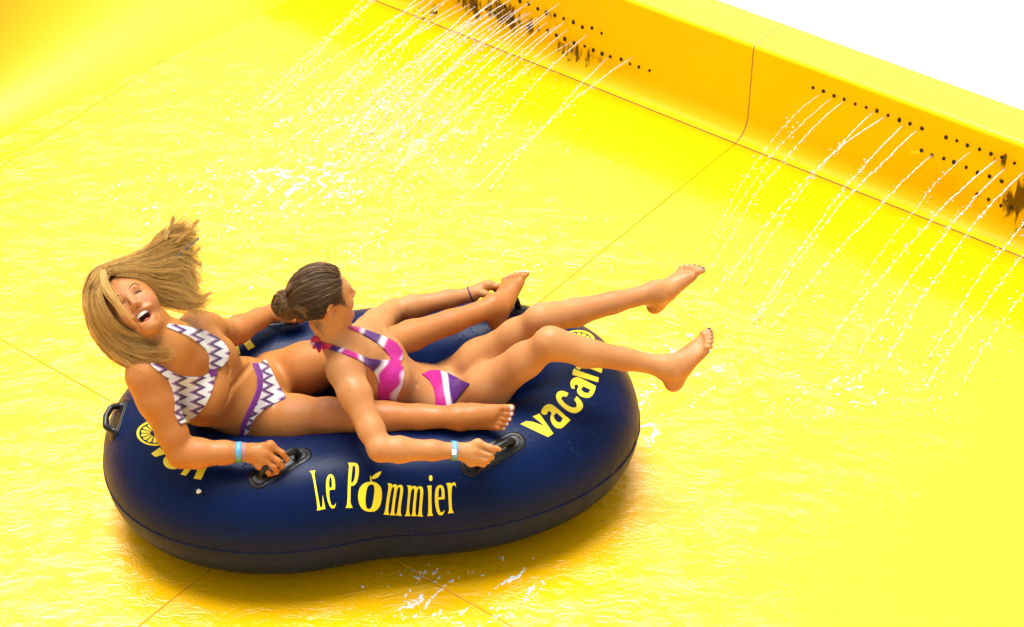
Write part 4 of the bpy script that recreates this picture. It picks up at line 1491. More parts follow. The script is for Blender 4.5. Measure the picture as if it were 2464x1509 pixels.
garment('waistband', SV1, SQ1, NRM1, GID1, [0, 1, 2], [C1([(972, 832), (1002, 832), (1028, 895), (1026, 962), (1006, 1024), (966, 1104), (934, 1176), (908, 1300), (886, 1300), (912, 1160), (947, 1080), (982, 1010), (998, 960), (998, 900)])], M['purple'], person1, 0.005)

STR = [(0.0, (0.50, 0.02, 0.06)), (0.085, (0.50, 0.02, 0.06)), (0.10, (0.06, 0.006, 0.13)), (0.20, (0.06, 0.006, 0.13)), (0.235, (0.62, 0.55, 0.60)), (0.27, (0.40, 0.006, 0.17)), (0.40, (0.40, 0.006, 0.17)), (0.44, (0.62, 0.55, 0.6)), (0.475, (0.07, 0.006, 0.14)), (0.62, (0.065, 0.006, 0.13)), (0.655, (0.64, 0.60, 0.62)), (0.69, (0.64, 0.58, 0.60)), (0.72, (0.40, 0.006, 0.17)), (0.90, (0.38, 0.006, 0.18)), (0.94, (0.62, 0.5, 0.58)), (1.0, (0.6, 0.45, 0.55))]


def by_ramp(t, stops):
    x = [p for p, _ in stops]
    return np.stack([np.interp(t, x, [c[k] for _, c in stops]) for k in range(3)], 1)


def dye_top(px, P):
    x = (px[:, 0] - 631.7) / .3788; y = (px[:, 1] - 601.6) / .3788
    w = ((x - 380) * 0.86 + (y - 590) * 0.40)
    near = w / 560 + 0.02 * np.sin(y * 0.05)
    far = ((x - 380) * 0.80 + (y - 380) * 0.42) / 560 - 0.02
    isfar = y < 590 + (x - 550) * 0.36
    return by_ramp(np.clip(np.where(isfar, far, near), 0, 1), STR)


def dye_bottom(px, P):
    x = (px[:, 0] - 631.7) / .3788; y = (px[:, 1] - 601.6) / .3788
    t = (x - (y - 800) * 0.20 - 1050) / 200
    return by_ramp(np.clip(t, 0, 1), [(0, (0.42, 0.005, 0.18)), (0.40, (0.42, 0.005, 0.18)), (0.46, (0.66, 0.62, 0.64)), (0.58, (0.66, 0.62, 0.64)), (0.64, (0.075, 0.006, 0.15)), (1.0, (0.065, 0.006, 0.13))])


garment('bikini_top', SV2, SQ2, NRM2, GID2, [0, 7, 3, 4], [C2([(372, 584), (440, 600), (540, 640), (620, 673), (680, 692), (740, 698), (810, 703), (855, 716), (892, 750), (894, 800), (882, 860), (862, 910), (838, 968), (736, 958), (732, 880), (737, 842), (712, 784), (676, 744), (616, 704), (556, 679), (496, 654), (430, 634), (372, 612)]),
                                                             C2([(545, 484), (600, 494), (680, 521), (740, 541), (800, 566), (850, 596), (884, 640), (886, 690), (872, 722), (884, 758), (850, 722), (815, 694), (780, 644), (740, 604), (680, 564), (610, 524), (548, 500)])], M['dye'], person2, 0.0045, dye_top)
garment('bikini_bottom', SV2, SQ2, NRM2, GID2, [0, 1, 2], [C2([(1010, 790), (1060, 768), (1120, 768), (1190, 792), (1260, 826), (1318, 850), (1275, 900), (1240, 944), (1215, 985), (1200, 1040), (1090, 1040), (1098, 940), (1086, 880), (1060, 830)])], M['dye'], person2, 0.004, dye_bottom)
# halter knot at the nape: a small bow of two loops and two tails
kn = CO(J(766, 822, .70), 0, 0, 14)
bvb2 = BVHTree.FromPolygons([tuple(v) for v in SV2], [tuple(q) for q in SQ2.tolist()])
hit = bvb2.ray_cast(CV, Vector(ray(772, 824).tolist()).normalized())[0]
if hit is not None: kn = np.array(hit)
for pts in ([(0, 0, 2), (-6, 8, 8), (-14, 9, 9), (-17, 4, 7), (-10, -1, 5), (0, -1, 3)], [(0, 0, 2), (3, -8, 9), (8, -12, 8), (6, -3, 5), (0, 0, 3)],
            [(0, -1, 4), (-6, -6, 8), (-13, -10, 8), (-16, -14, 6)], [(-1, -2, 4), (-3, -10, 8), (-4, -18, 8), (-6, -20, 6)], [(-8, 2, 3), (-16, -1, 6), (-24, -3, 5)]):
    P = spline([CO(kn, *q) for q in pts], 16)
    V, Q = tube_geo(P, 0.0075 * np.sin(np.linspace(0.5, PI - 0.6, 16)), 8, flat=0.3, hint=-FW)
    o = mesh_obj('bow', V, Q, M['dye'], person2)
    c4 = np.ones((len(V), 4), np.float32); c4[:, :3] = (0.48, 0.015, 0.06)
    if len(pts) == 3: c4[:, :3] = (0.6, 0.45, 0.5)
    if len(pts) == 4: c4[:len(V) // 2, :3] = (0.10, 0.012, 0.2)
    o.data.attributes.new('dye', 'FLOAT_COLOR', 'POINT').data.foreach_set('color', c4.ravel())


# ------------------------------------------------------------------ hair
def make_hair(name, dark, lightc, rough=0.42):
    m = new_mat(name, dark, rough)
    b = bsdf(m)
    a_ = N(m, 'ShaderNodeAttribute', attribute_name='tone')
    r = ramp(m, a_.outputs['Fac'], [(0.0, dark), (1.0, lightc)])
    L(m, r.outputs['Color'], b.inputs['Base Color'])
    b.inputs['Specular IOR Level'].default_value = 0.35
    return m


M['blond'] = make_hair('blond hair', (0.28, 0.115, 0.016), (0.84, 0.55, 0.16))
M['brunette'] = make_hair('brown hair', (0.040, 0.019, 0.007), (0.34, 0.18, 0.06), 0.45)


def strands(name, P, R, tone, mat, person):
    """P (n, m, 3) strand points, R (n, m) radii, tone (n,)"""
    n, m, _ = P.shape
    T = np.gradient(P, axis=1); T /= np.linalg.norm(T, axis=2)[..., None] + 1e-12
    A = np.cross(T, np.array([0.23, 0.81, 0.53])); A /= np.linalg.norm(A, axis=2)[..., None] + 1e-12
    B = np.cross(T, A)
    V = np.stack([P + R[..., None] * (math.cos(k * 2 * PI / 3) * A + math.sin(k * 2 * PI / 3) * B) for k in range(3)], 2)   # n m 3 3
    base = (np.arange(n)[:, None, None] * m + np.arange(m - 1)[None, :, None]) * 3
    j = np.arange(3)[None, None]
    Q = np.stack([base + j, base + (j + 1) % 3, base + 3 + (j + 1) % 3, base + 3 + j], -1).reshape(-1, 4)
    o = fast_mesh(name, V.reshape(-1, 3), Q, mat, person)
    a_ = o.data.attributes.new('tone', 'FLOAT', 'POINT')
    tn = np.asarray(tone)
    if tn.ndim == 1: tn = np.repeat(tn[:, None], m, 1)
    a_.data.foreach_set('value', np.repeat(tn.ravel(), 3).astype(np.float32))
    o['kind'] = 'stuff'
    return o


def lock(ref, guides, n, m=18, spread=(4, 7), frizz=3.0, rad=0.00075, rng=RNG, tone=(0.2, 0.9), tipcut=0.25, clump_=0.8):
    """n hairs between neighbouring guides; guides: lists of (x, y, near) in survey pixels about ref's depth"""
    G = np.array([spline([CO(ref, x - RX, RY - y, b) for x, y, b in g], m) for g in guides])
    k = rng.uniform(0, len(guides) - 1, n); i = np.minimum(k.astype(int), len(guides) - 2); f = (k - i)[:, None, None]
    f = np.clip(f + rng.normal(0, 0.12, f.shape), -0.2, 1.2)
    P = G[i] * (1 - f) + G[i + 1] * f
    t = np.linspace(0, 1, m)[None, :, None]
    off = rng.normal(0, 1, (n, 1, 3)) / SC
    P = P + off * (spread[0] + (spread[1] - spread[0]) * t)
    # wavy frizz growing to the tip
    fr = rng.uniform(3, 9, (n, 1, 3)); ph_ = rng.uniform(0, 2 * PI, (n, 1, 3))
    P = P + np.sin(t * fr + ph_) * frizz * t ** 1.3 / SC * rng.uniform(0.3, 1.3, (n, 1, 1))
    # hairs gather into pointed locks
    nc = max(6, n // 60)
    kc = rng.uniform(0, len(guides) - 1, nc); ic = np.minimum(kc.astype(int), len(guides) - 2); fc = (kc - ic)[:, None, None]
    PC = G[ic] * (1 - fc) + G[ic + 1] * fc + rng.normal(0, 1, (nc, 1, 3)) / SC * (spread[0] + (spread[1] - spread[0]) * t)
    PC = PC + np.sin(t * rng.uniform(3, 9, (nc, 1, 3)) + rng.uniform(0, 2 * PI, (nc, 1, 3))) * frizz * 1.5 * t ** 1.3 / SC
    ck = np.abs(k[:, None] - kc[None] + rng.normal(0, 0.12, (n, nc))).argmin(1)
    pull = clump_ * t ** 1.1 * rng.uniform(0.6, 1.0, (n, 1, 1))
    P = P * (1 - pull) + PC[ck] * pull
    lc = 1 - 0.85 * tipcut * rng.uniform(0, 1, nc)[ck]
    # uneven lengths
    ln = (1 - tipcut * rng.uniform(0, 1, n) ** 2) * lc
    tt = np.linspace(0, 1, m)[None] * ln[:, None] * (m - 1)
    i0 = np.minimum(tt.astype(int), m - 2); fr_ = (tt - i0)[..., None]
    ar = np.arange(n)[:, None]
    P = P[ar, i0] * (1 - fr_) + P[ar, i0 + 1] * fr_
    R = rad * (1 - 0.75 * np.linspace(0, 1, m) ** 2)[None] * rng.uniform(0.6, 1.2, (n, 1))
    clump = rng.uniform(0, 1, nc)[ck]
    tn = np.clip(tone[0] + (tone[1] - tone[0]) * (0.55 * clump + 0.45 * rng.uniform(0, 1, n)), 0, 1)
    return P, R, tn


RX, RY = pixels(HC1)
ga = [[(240, 668, 0), (256, 644, 0), (300, 628, -14), (346, 606, -26), (384, 580, -30), (404, 562, -30), (412, 544, -30)],
      [(252, 664, 12), (285, 638, 0), (340, 618, -18), (388, 590, -28), (420, 570, -32), (440, 572, -34), (458, 556, -34)],
      [(262, 660, 24), (300, 642, 10), (350, 630, -12), (402, 604, -26), (430, 594, -30), (446, 606, -30), (452, 626, -30)],
      [(276, 660, 32), (315, 648, 20), (360, 644, -6), (408, 632, -22), (440, 640, -28), (456, 656, -28), (462, 672, -28)],
      [(292, 662, 36), (328, 658, 22), (368, 664, -4), (412, 662, -20), (440, 676, -24), (446, 694, -24), (456, 704, -24)],
      [(306, 668, 34), (342, 674, 18), (372, 690, -4), (408, 700, -16), (438, 716, -20), (462, 728, -20), (492, 714, -20)],
      [(322, 678, 26), (352, 692, 8), (376, 712, -10), (404, 722, -18), (430, 724, -20), (452, 732, -20), (476, 728, -20)],
      [(338, 690, 10), (362, 710, -8), (384, 732, -20), (404, 736, -24), (418, 740, -26), (430, 738, -26), (442, 742, -26)]]
gb = [[(250, 652, 0), (226, 668, -4), (212, 716, -6), (224, 776, -4), (264, 832, 2), (320, 866, 10), (368, 872, 16)],
      [(256, 654, 16), (234, 678, 14), (222, 726, 14), (238, 784, 14), (282, 836, 18), (338, 866, 22), (398, 862, 22)],
      [(264, 658, 28), (248, 690, 30), (242, 738, 32), (260, 790, 32), (304, 834, 32), (354, 858, 30), (410, 850, 24)],
      [(266, 664, 36), (256, 702, 44), (258, 750, 48), (282, 794, 46), (322, 828, 40), (366, 846, 32), (418, 840, 24)],
      [(268, 672, 42), (262, 712, 54), (270, 756, 58), (300, 794, 54), (336, 818, 44), (376, 832, 34), (424, 834, 24)]]
gc = [[(268, 672, 44), (264, 712, 60), (278, 756, 68), (310, 786, 64), (350, 804, 52), (392, 820, 36)],
      [(268, 668, 46), (272, 708, 66), (290, 750, 74), (320, 778, 72), (356, 796, 58), (398, 810, 38)]]
gw = [[(264, 660, 44), (276, 690, 66), (296, 712, 82), (316, 736, 94), (330, 752, 90), (350, 756, 84)],
      [(262, 664, 46), (276, 706, 72), (298, 732, 86), (314, 756, 90), (334, 776, 84), (352, 780, 74)]]
for gg_ in (gb, gc):
    for g_ in gg_:
        for q_ in range(1, 5):
            x_, y_, b_ = g_[q_]; g_[q_] = (x_ - ((9 if q_ < 4 else 5) if not (gg_ is gb and g_ in gb[:2]) else -3), y_ + (0 if q_ < 3 else 4), b_)
for g_ in gb:
    for q_, up_b in ((-3, 12), (-2, 24), (-1, 34)):
        x_, y_, b_ = g_[q_]; g_[q_] = (x_, y_, b_ + up_b)
for k_, g_ in enumerate(ga):
    for q_ in range(1, 5):
        x_, y_, b_ = g_[q_]; g_[q_] = (x_, y_ + max(0, 14 - 3.5 * k_) * (1.0, 1.1, 0.9, 0.5)[q_ - 1], b_)
    (x1, y1, b1), (x2, y2, b2) = g_[-2:]
    d_ = math.hypot(x2 - x1, y2 - y1) + 1e-6
    g_.append((x2 + (x2 - x1) / d_ * 20, y2 + (y2 - y1) / d_ * 20 - 4, b2))
ps = [lock(HC1, ga, 2600, spread=(2.5, 8), frizz=14, tone=(0.35, 1.0), tipcut=0.6, clump_=0.62), lock(HC1, ga, 1100, spread=(4, 15), frizz=18, rad=0.0007, tone=(0.4, 1.0), tipcut=0.5, clump_=0.3), lock(HC1, gb, 3800, spread=(3, 7), frizz=7, tone=(0.05, 0.75), tipcut=0.18, clump_=0.6), lock(HC1, [gb[4], gc[0], gc[1]], 420, spread=(2, 5), frizz=6, tone=(0.25, 0.8)),  # sun and shade put into the tone: flying locks paler, hanging locks darker
      *[lock(HC1, [[(x0, y0, -16), ((x0 + x1) / 2 + cx, (y0 + y1) / 2 + cy, -22), (x1 - cx * .7, y1 - cy * .4, -26), (x1, y1, -26)], [(x0 + 5, y0 + 5, -10), ((x0 + x1) / 2 + cx + 3, (y0 + y1) / 2 + cy + 4, -18), (x1 - cx * .7, y1 - cy * .4 + 2, -24), (x1, y1, -26)]], 70, m=18, spread=(2, 1.2), frizz=5, rad=0.0007, tone=(0.3, 1.0), tipcut=0.3, clump_=0.9)
        for x0, y0, x1, y1, cx, cy in ((360, 600, 410, 542, 8, 4), (385, 585, 424, 552, -6, -6), (400, 580, 460, 552, 4, 8), (410, 592, 452, 574, 2, -9), (405, 630, 464, 640, 0, -10), (410, 650, 458, 672, 6, -8), (415, 690, 494, 712, 10, 14), (405, 712, 474, 732, 8, 8), (400, 720, 446, 744, 2, 8), (420, 610, 466, 610, 4, 9), (350, 606, 386, 566, 0, -6))],
      lock(HC1, gw, 70, spread=(3, 6), frizz=7, rad=0.0007, tone=(0.6, 1.0)),
      lock(HC1, [ga[0], ga[2]], 260, spread=(5, 16), frizz=22, rad=0.0007, tone=(0.5, 1)), lock(HC1, [ga[4], ga[6]], 260, spread=(5, 14), frizz=22, rad=0.0007, tone=(0.2, .8)), lock(HC1, [gb[1], gb[4]], 260, spread=(5, 11), frizz=16, rad=0.0007, tone=(0.3, .8))]
strands('hair', np.concatenate([p[0] for p in ps]), np.concatenate([p[1] for p in ps]), np.concatenate([p[2] for p in ps]), M['blond'], person1)
# hair covering the skull beneath the loose locks
capax = (F1, L1, U1)
cap = [Ell(PH(-0.020, 0, 0.034), capax, (0.088, 0.074, 0.080), 0.02)]
cap += limb([CO(HC1, x - RX, RY - y, b - 16) for x, y, b in gb[2]], [0.010, 0.016, 0.022, 0.024, 0.024, 0.02, 0.010], 0.03)
cap += limb([CO(HC1, x - RX, RY - y, b - 26) for x, y, b in ga[2]][:5], [0.015, 0.02, 0.022, 0.016, 0.008], 0.03)
cap += limb([CO(HC1, x - RX, RY - y, b - 26) for x, y, b in ga[5]][:5], [0.012, 0.018, 0.02, 0.015, 0.008], 0.03)
face_cut = [Ell(PH(0.075, 0.006, -0.024), capax, (0.085, 0.068, 0.090), 0.01)]
cv, cq = build_skin([(cap, 0.01, False), (face_cut, 0.006, True)], 0.0045)
ho = fast_mesh('hair_mass', cv, cq, M['blond'], person1)
ho.data.attributes.new('tone', 'FLOAT', 'POINT').data.foreach_set('value', (0.10 + 0.25 * (RNG.random(len(cv)))).astype(np.float32))
# thin beaded braid in the flying hair
P = spline([CO(HC1, x - RX, RY - y, b) for x, y, b in ((412, 632, -14), (425, 618, -16), (442, 604, -20), (462, 586, -24))], 30)
V, Q = tube_geo(P, 0.0022 + 0.0012 * (np.arange(30) % 2), 6)
M['braid'] = new_mat('blue thread', (0.02, 0.10, 0.16), 0.5)
mesh_obj('braid', V, Q, M['braid'], person1)

# second rider: hair drawn back to a bun
BUN = CO(HC2, *(np.array([699, 733]) - pixels(HC2)) * np.array([1, -1]), 18)
E2 = np.array([0.097, 0.079, 0.087])      # hair shell radii: front, side, up
HCEN = PK(-0.012, 0, 0.030)


def shell(d, r=1.0):
    """point of the hair shell in direction d (local f, l, u)"""
    q = d / np.linalg.norm(d, axis=-1, keepdims=True)
    k = r / np.sqrt(((q / E2) ** 2).sum(-1, keepdims=True))
    q = q * k
    return HCEN + q[..., :1] * F2 + q[..., 1:2] * L2 + q[..., 2:] * U2


def to_local(p): return np.stack([(p - HCEN) @ F2, (p - HCEN) @ L2, (p - HCEN) @ U2], -1)


n2 = 5200
rng = RNG
az = rng.uniform(-PI, PI, n2)
# hairline direction: front edge high on the forehead, dropping behind the ear to the nape
fr_ = np.cos(az) ; sd_ = np.sin(az)
root_el = np.where(fr_ > 0, 0.50 * fr_ ** 1.5 - 0.28 * (1 - fr_), -0.28 - 0.55 * (-fr_)) + rng.normal(0, 0.03, n2)
extra = rng.uniform(0, 1, n2) ** 0.7 * 1.1
el_ = np.minimum(root_el + extra * (1.35 - root_el), 1.45)
d0_ = np.stack([np.cos(el_) * fr_, np.cos(el_) * sd_, np.sin(el_)], 1)
bl = to_local(BUN[None])[0]; bl = bl / np.linalg.norm(bl)
m2 = 16
t = np.linspace(0, 1, m2)[None, :, None]
dd = d0_[:, None] * (1 - t) + bl[None, None] * t
dd /= np.linalg.norm(dd, axis=2)[..., None] + 1e-9
# great-circle like blend, with a lift at the bun
lay = rng.uniform(0.985, 1.05, (n2, 1, 1)) + 0.05 * (rng.uniform(0, 1, (n2, 1, 1)) > 0.985)
wob = 1 + 0.02 * np.sin(t * rng.uniform(3, 9, (n2, 1, 1)) + rng.uniform(0, 6, (n2, 1, 1)))
P2 = shell(dd, 1.0) 
P2 = HCEN + (P2 - HCEN) * lay * wob
P2 = P2 + rng.normal(0, 0.0012, (n2, 1, 3))
R2 = np.full((n2, m2), 0.0010) * rng.uniform(0.6, 1.2, (n2, 1))
band = 0.5 + 0.5 * np.sin(az * 23 + el_ * 9)
t2 = np.clip(0.05 + 0.55 * band * rng.uniform(0, 1, n2) + 0.3 * (rng.uniform(0, 1, n2) > 0.92), 0, 1)
# bun: coils wound round a ball
n3, m3 = 1300, 26
axb = unit(-F2 * 0.5 + np.cross(F2, UP) * 0.0 + CD(-0.3, -0.1, 0.95) * 0.9)
ea = unit(np.cross(axb, [0.2, 0.1, 0.9])); eb = np.cross(axb, ea)
th0 = rng.uniform(0, 2 * PI, n3); lat = rng.uniform(-1.2, 1.2, n3); sw = rng.uniform(1.2, 2.6, n3)
tt = np.linspace(0, 1, m3)[None]
thh = th0[:, None] + sw[:, None] * tt
la = lat[:, None] + 0.8 * np.sin(tt * PI) * rng.choice([-1, 1], (n3, 1)) * 0.4
rb_ = 0.044 * (rng.uniform(0.93, 1.06, (n3, 1)) + 0.12 * (rng.uniform(0, 1, (n3, 1)) > 0.97))
PB = BUN + rb_[..., None] * ((np.cos(la) * np.cos(thh))[..., None] * ea * 1.02 + (np.cos(la) * np.sin(thh))[..., None] * eb * 0.98 + np.sin(la)[..., None] * axb * 0.86)
RB = np.full((n3, m3), 0.0011)
tb_ = np.clip(0.10 + 0.8 * (0.5 + 0.5 * np.sin(lat * 11)) * rng.uniform(0, 1, n3), 0, 1)
ob = strands('bun', PB, RB, tb_, M['brunette'], person2)
strands('hair', P2, R2, t2, M['brunette'], person2)
# loose ends at the bun, temple and nape
RX, RY = pixels(HC2)
lo = [lock(HC2, [[(735, 690, 40), (715, 688, 50), (698, 694, 50)], [(742, 700, 50), (722, 698, 58), (706, 706, 60)]], 120, m=10, spread=(3, 5), frizz=6, tone=(.5, 1)),
      lock(HC2, [[(742, 716, 62), (760, 708, 66), (780, 716, 64)], [(740, 722, 62), (756, 716, 68), (772, 722, 66)]], 90, m=10, spread=(1, 2), frizz=2, tone=(.6, 1)),
      lock(HC2, [[(728, 730, 60), (742, 738, 66), (752, 752, 62)], [(722, 738, 60), (736, 748, 66), (744, 766, 60)]], 90, m=10, spread=(2, 3), frizz=3, tone=(.4, .9)),
      lock(HC2, [[(808, 690, 44), (818, 706, 46), (824, 724, 44), (830, 742, 42)], [(800, 700, 50), (812, 716, 50), (822, 732, 47), (828, 736, 46)]], 110, m=10, spread=(3, 6), frizz=6, rad=.0006, tone=(.1, .5)),
      lock(HC2, [[(770, 770, 50), (790, 790, 52), (802, 800, 48)], [(760, 770, 50), (776, 792, 50), (790, 802, 46)]], 26, m=10, spread=(4, 6), frizz=6, rad=.0006, tone=(.1, .5), tipcut=0.6),
      lock(HC2, [[(700, 700, 30), (690, 690, 30), (682, 700, 30)], [(790, 640, 0), (800, 634, 0), (812, 640, 0)]], 40, m=10, spread=(6, 8), frizz=8, rad=.0005, tone=(.3, .8))]
for p in lo: pass
strands('loose_hair', np.concatenate([p[0] for p in lo]), np.concatenate([p[1] for p in lo]), np.concatenate([p[2] for p in lo]), M['brunette'], person2)
cap2 = [Ell(HCEN, (F2, L2, U2), E2 * 0.985, 0.01), Cone(HCEN - F2 * 0.07, BUN, 0.035, 0.03, 0.02), Ell(BUN, (ea, eb, axb), (0.0405, 0.0405, 0.036), 0.01)]
cutf = [Ell(PK(0.098, 0, -0.030), (F2, L2, U2), (0.080, 0.14, 0.115), 0.01), Ell(PK(0.0, -0.085, -0.055), (F2, L2, U2), (0.05, 0.05, 0.062), 0.01), Ell(PK(0.0, 0.085, -0.055), (F2, L2, U2), (0.05, 0.05, 0.062), 0.01)]
cv, cq = build_skin([(cap2, 0.01, False), (cutf, 0.006, True)], 0.004)
ho = fast_mesh('hair_mass', cv, cq, M['brunette'], person2)
ho.data.attributes.new('tone', 'FLOAT', 'POINT').data.foreach_set('value', (0.02 + 0.12 * RNG.random(len(cv))).astype(np.float32))


# ------------------------------------------------------------------ bands, nails
def band(name, c, d, r, w, mat, person, flatn=None, fl=1.0, thick=0.0015, tilt=None):
    d = unit(d if tilt is None else d + np.asarray(tilt))
    a = unit(np.cross(d, [0.1, 0.3, 0.9])) if flatn is None else unit(np.asarray(flatn) - d * (np.asarray(flatn) @ d)); b = np.cross(d, a)
    V, Fc, seg = [], [], 36
    for dd_, rr in ((-w, r), (-w, r + thick), (w, r + thick), (w, r)):
        for k in range(seg):
            an = k * 2 * PI / seg
            V.append(c + d * dd_ + (a * math.cos(an) * fl + b * math.sin(an)) * rr)
    for q in range(3):
        for k in range(seg): Fc.append((q * seg + k, q * seg + (k + 1) % seg, (q + 1) * seg + (k + 1) % seg, (q + 1) * seg + k))
    return mesh_obj(name, V, Fc, mat, person)


def band_mat(name, top, low, z0, z1):
    m = new_mat(name, top, 0.4)
    g = N(m, 'ShaderNodeNewGeometry'); sp = N(m, 'ShaderNodeSeparateXYZ')
    L(m, g.outputs['Position'], sp.inputs[0])
    mr = N(m, 'ShaderNodeMapRange')
    mr.inputs['From Min'].default_value = z0; mr.inputs['From Max'].default_value = z1
    L(m, sp.outputs['Z'], mr.inputs['Value'])
    r = ramp(m, mr.outputs['Result'], [(0.35, low), (0.6, top)])
    L(m, r.outputs['Color'], bsdf(m).inputs['Base Color'])
    return m


w1, e1 = G1['rwr'], G1['rel']; dW = unit(w1 - e1)
M['band1'] = band_mat('blue and green band', (0.10, 0.33, 0.55), (0.10, 0.28, 0.10), w1[2] - 0.03, w1[2] + 0.03)
M['thread'] = new_mat('mauve thread', (0.38, 0.20, 0.30), 0.6)
band('wristband', w1 - dW * 0.012, dW, 0.0315, 0.0095, M['band1'], person1)
band('thread_bracelet', w1 + dW * 0.003, dW, 0.0295, 0.0018, M['thread'], person1)
band('thread_bracelet', w1 + dW * 0.0085, dW, 0.0290, 0.0016, M['thread'], person1)
w2, e2 = G2['rwr'], G2['rel']; dW2 = unit(w2 - e2)
M['band2'] = band_mat('blue band fading to green', (0.12, 0.38, 0.66), (0.06, 0.22, 0.05), w2[2] - 0.03, w2[2] + 0.024)
wb = band('wristband', w2 - dW2 * 0.004, dW2, 0.0298, 0.0088, M['band2'], person2)
q0 = CO(w2 - dW2 * 0.002, 0, -1, 0) - FW * 0.0320
V = [q0 + dW2 * a * 0.0072 + UP * b * 0.009 - FW * c for c in (-0.003, 0.002) for a, b in ((-1, -1), (1, -1), (1, 1), (-1, 1))]
o = mesh_obj('clasp', V, [(0, 1, 2, 3), (4, 5, 6, 7), (0, 1, 5, 4), (1, 2, 6, 5), (2, 3, 7, 6), (3, 0, 4, 7)], M['valve'], person2, smooth=False)
w3, e3 = G2['lwr'], G2['lel']; dW3 = unit(w3 - e3)
M['cord'] = new_mat('navy cord', (0.015, 0.02, 0.09), 0.6)
band('cord_bracelet', w3 - dW3 * 0.004, dW3, 0.0268, 0.0022, M['cord'], person2, thick=0.002, tilt=(0.15, 0, 0.3))
M['blue_nail'] = new_mat('dark blue nail polish', (0.006, 0.014, 0.07), 0.12)
M['pale_nail'] = new_mat('pale silver nail polish', (0.62, 0.60, 0.60), 0.15)
for key, mat, person in (('g1r', 'pale_nail', person1), ('g1l', 'pale_nail', person1), ('g2r', 'blue_nail', person2), ('g2l', 'blue_nail', person2)):
    for p, nn, tt_, ss, rr in TOES[key]:
        ax = unit(tt_ - nn * (tt_ @ nn)); ay = np.cross(nn, ax)
        V, seg = [p + nn * 0.0006 - ax * 0.001], 12
        for k in range(seg):
            an = k * 2 * PI / seg
            x, y = rr * 0.72 * np.sign(math.cos(an)) * abs(math.cos(an)) ** .6, rr * 0.62 * np.sign(math.sin(an)) * abs(math.sin(an)) ** .6
            V.append(p + ax * (x - 0.001) + ay * y - nn * (0.0005 + 0.35 * y * y / rr))
        mesh_obj('toenail', V, [(0, 1 + k, 1 + (k + 1) % seg) for k in range(seg)], M[mat], person)

# ------------------------------------------------------------------ water: jets, drops, foam
M['water'] = new_mat('falling water', (0.97, 0.98, 0.98), 0.10, Transmission_Weight=0.45, IOR=1.33)
M['foam'] = new_mat('white foam', (0.92, 0.92, 0.86), 0.4, Transmission_Weight=0.0)
ORD = ['first', 'second', 'third', 'fourth', 'fifth', 'sixth', 'seventh', 'eighth', 'ninth', 'tenth', 'eleventh', 'twelfth', 'thirteenth', 'fourteenth', 'fifteenth', 'sixteenth', 'seventeenth', 'eighteenth', 'nineteenth', 'twentieth', 'twenty-first', 'twenty-second', 'twenty-third', 'twenty-fourth', 'twenty-fifth', 'twenty-sixth', 'twenty-seventh', 'twenty-eighth']
ORD += ['twenty-ninth', 'thirtieth'] + ['thirty-' + q for q in ORD[:9]] + ['fortieth'] + ['forty-' + q for q in ORD[:9]]
rw = np.random.default_rng(5)
drops = []            # (centre, radius)


def jet_path(s, z, land, ds, n):
    u = np.linspace(0, 1, n)
    return np.array([slide(s + ds * a, FACE_T + 0.004 + (land - FACE_T) * a, 0.004 + (z - 0.004) * (1 - a * a)) for a in u]), u


def jet(s, z, land, ds, strength, label):
    L_ = land
    n = int(150 * L_) + 30
    P, u = jet_path(s, z, land, ds, n)
    wob = np.cumsum(rw.normal(0, 1, (n, 3)), 0); wob -= np.linspace(0, 1, n)[:, None] * wob[-1]
    P = P + wob * 0.0009 * np.minimum(1, u * 4)[:, None]
    # continuous near the nozzle, beaded further out
    ph_ = np.cumsum(rw.uniform(0.5, 1.5, n)) * 1.05
    bead_ = 0.5 + 0.5 * np.sin(ph_)
    brk = np.clip((u - 0.06) / 0.4, 0, 1)
    r = 0.0026 * strength * ((1 - brk) * (0.75 + 0.45 * bead_) + brk * (0.10 + 1.45 * bead_ ** 2.2 * rw.uniform(0.5, 1.25, n)))
    r[0] *= 0.6; r[-1] *= 0.4
    V, Q = tube_geo(P, r, 6, hint=(0.3, 0.2, 0.9))
    o = mesh_obj('water_jet', V, Q, M['water'])
    tag(o, label, 'water jet', 'water jets from the wall nozzles')
    for k in range(int(60 * strength)):
        a = rw.uniform(0.25, 1.0)
        p = P[int(a * (n - 1))] + rw.normal(0, 0.011 * (0.4 + a), 3)
        drops.append((p, rw.uniform(0.0014, 0.0038) * rw.choice([1, 1, 1.5])))


right_j = [(wall_at(*c3(*p)), t_, k_) for p, t_, k_ in (((1020, 660), 0.60, 0.55), ((1100, 690), 0.70, 0.6), ((1185, 710), 0.80, 0.75), ((1390, 790), 0.82, 0.9), ((1470, 820), 0.95, 1.1), ((1600, 880), 1.00, 1.15), ((1700, 915), 0.96, 1.15), ((1810, 1085), 0.98, 1.0),
                                                     ((2080, 1060), 0.62, 0.6), ((2260, 1120), 1.05, 1.2), ((2320, 1180), 0.90, 1.1), ((2450, 1205), 0.88, 1.15))]
right_j = [(s, z, t_, k_) for (s, z), t_, k_ in right_j] + [(1.35, 0.26, 0.78, 1.0), (1.44, 0.27, 0.92, 1.1), (1.53, 0.26, 0.86, 0.9)]
right_j.sort()
left_px = [(700, 30), (790, 15), (870, 30), (940, 25), (975, 40), (1045, 55), (1075, 80), (1110, 95), (1180, 60), (1230, 70), (1290, 60), (1330, 85), (1345, 130), (1415, 120), (1480, 150), (1540, 180), (1600, 150), (1620, 205), (1650, 290), (1760, 240), (1905, 400), (2070, 500)]
left_j = []
for k, p in enumerate(left_px):
    s, z = wall_at(*c2(*p))
    left_j.append((s, min(max(z, 0.10), 0.34), rw.uniform(0.75, 1.12), rw.uniform(0.75, 1.25) if k < 17 else rw.uniform(0.6, 0.95)))
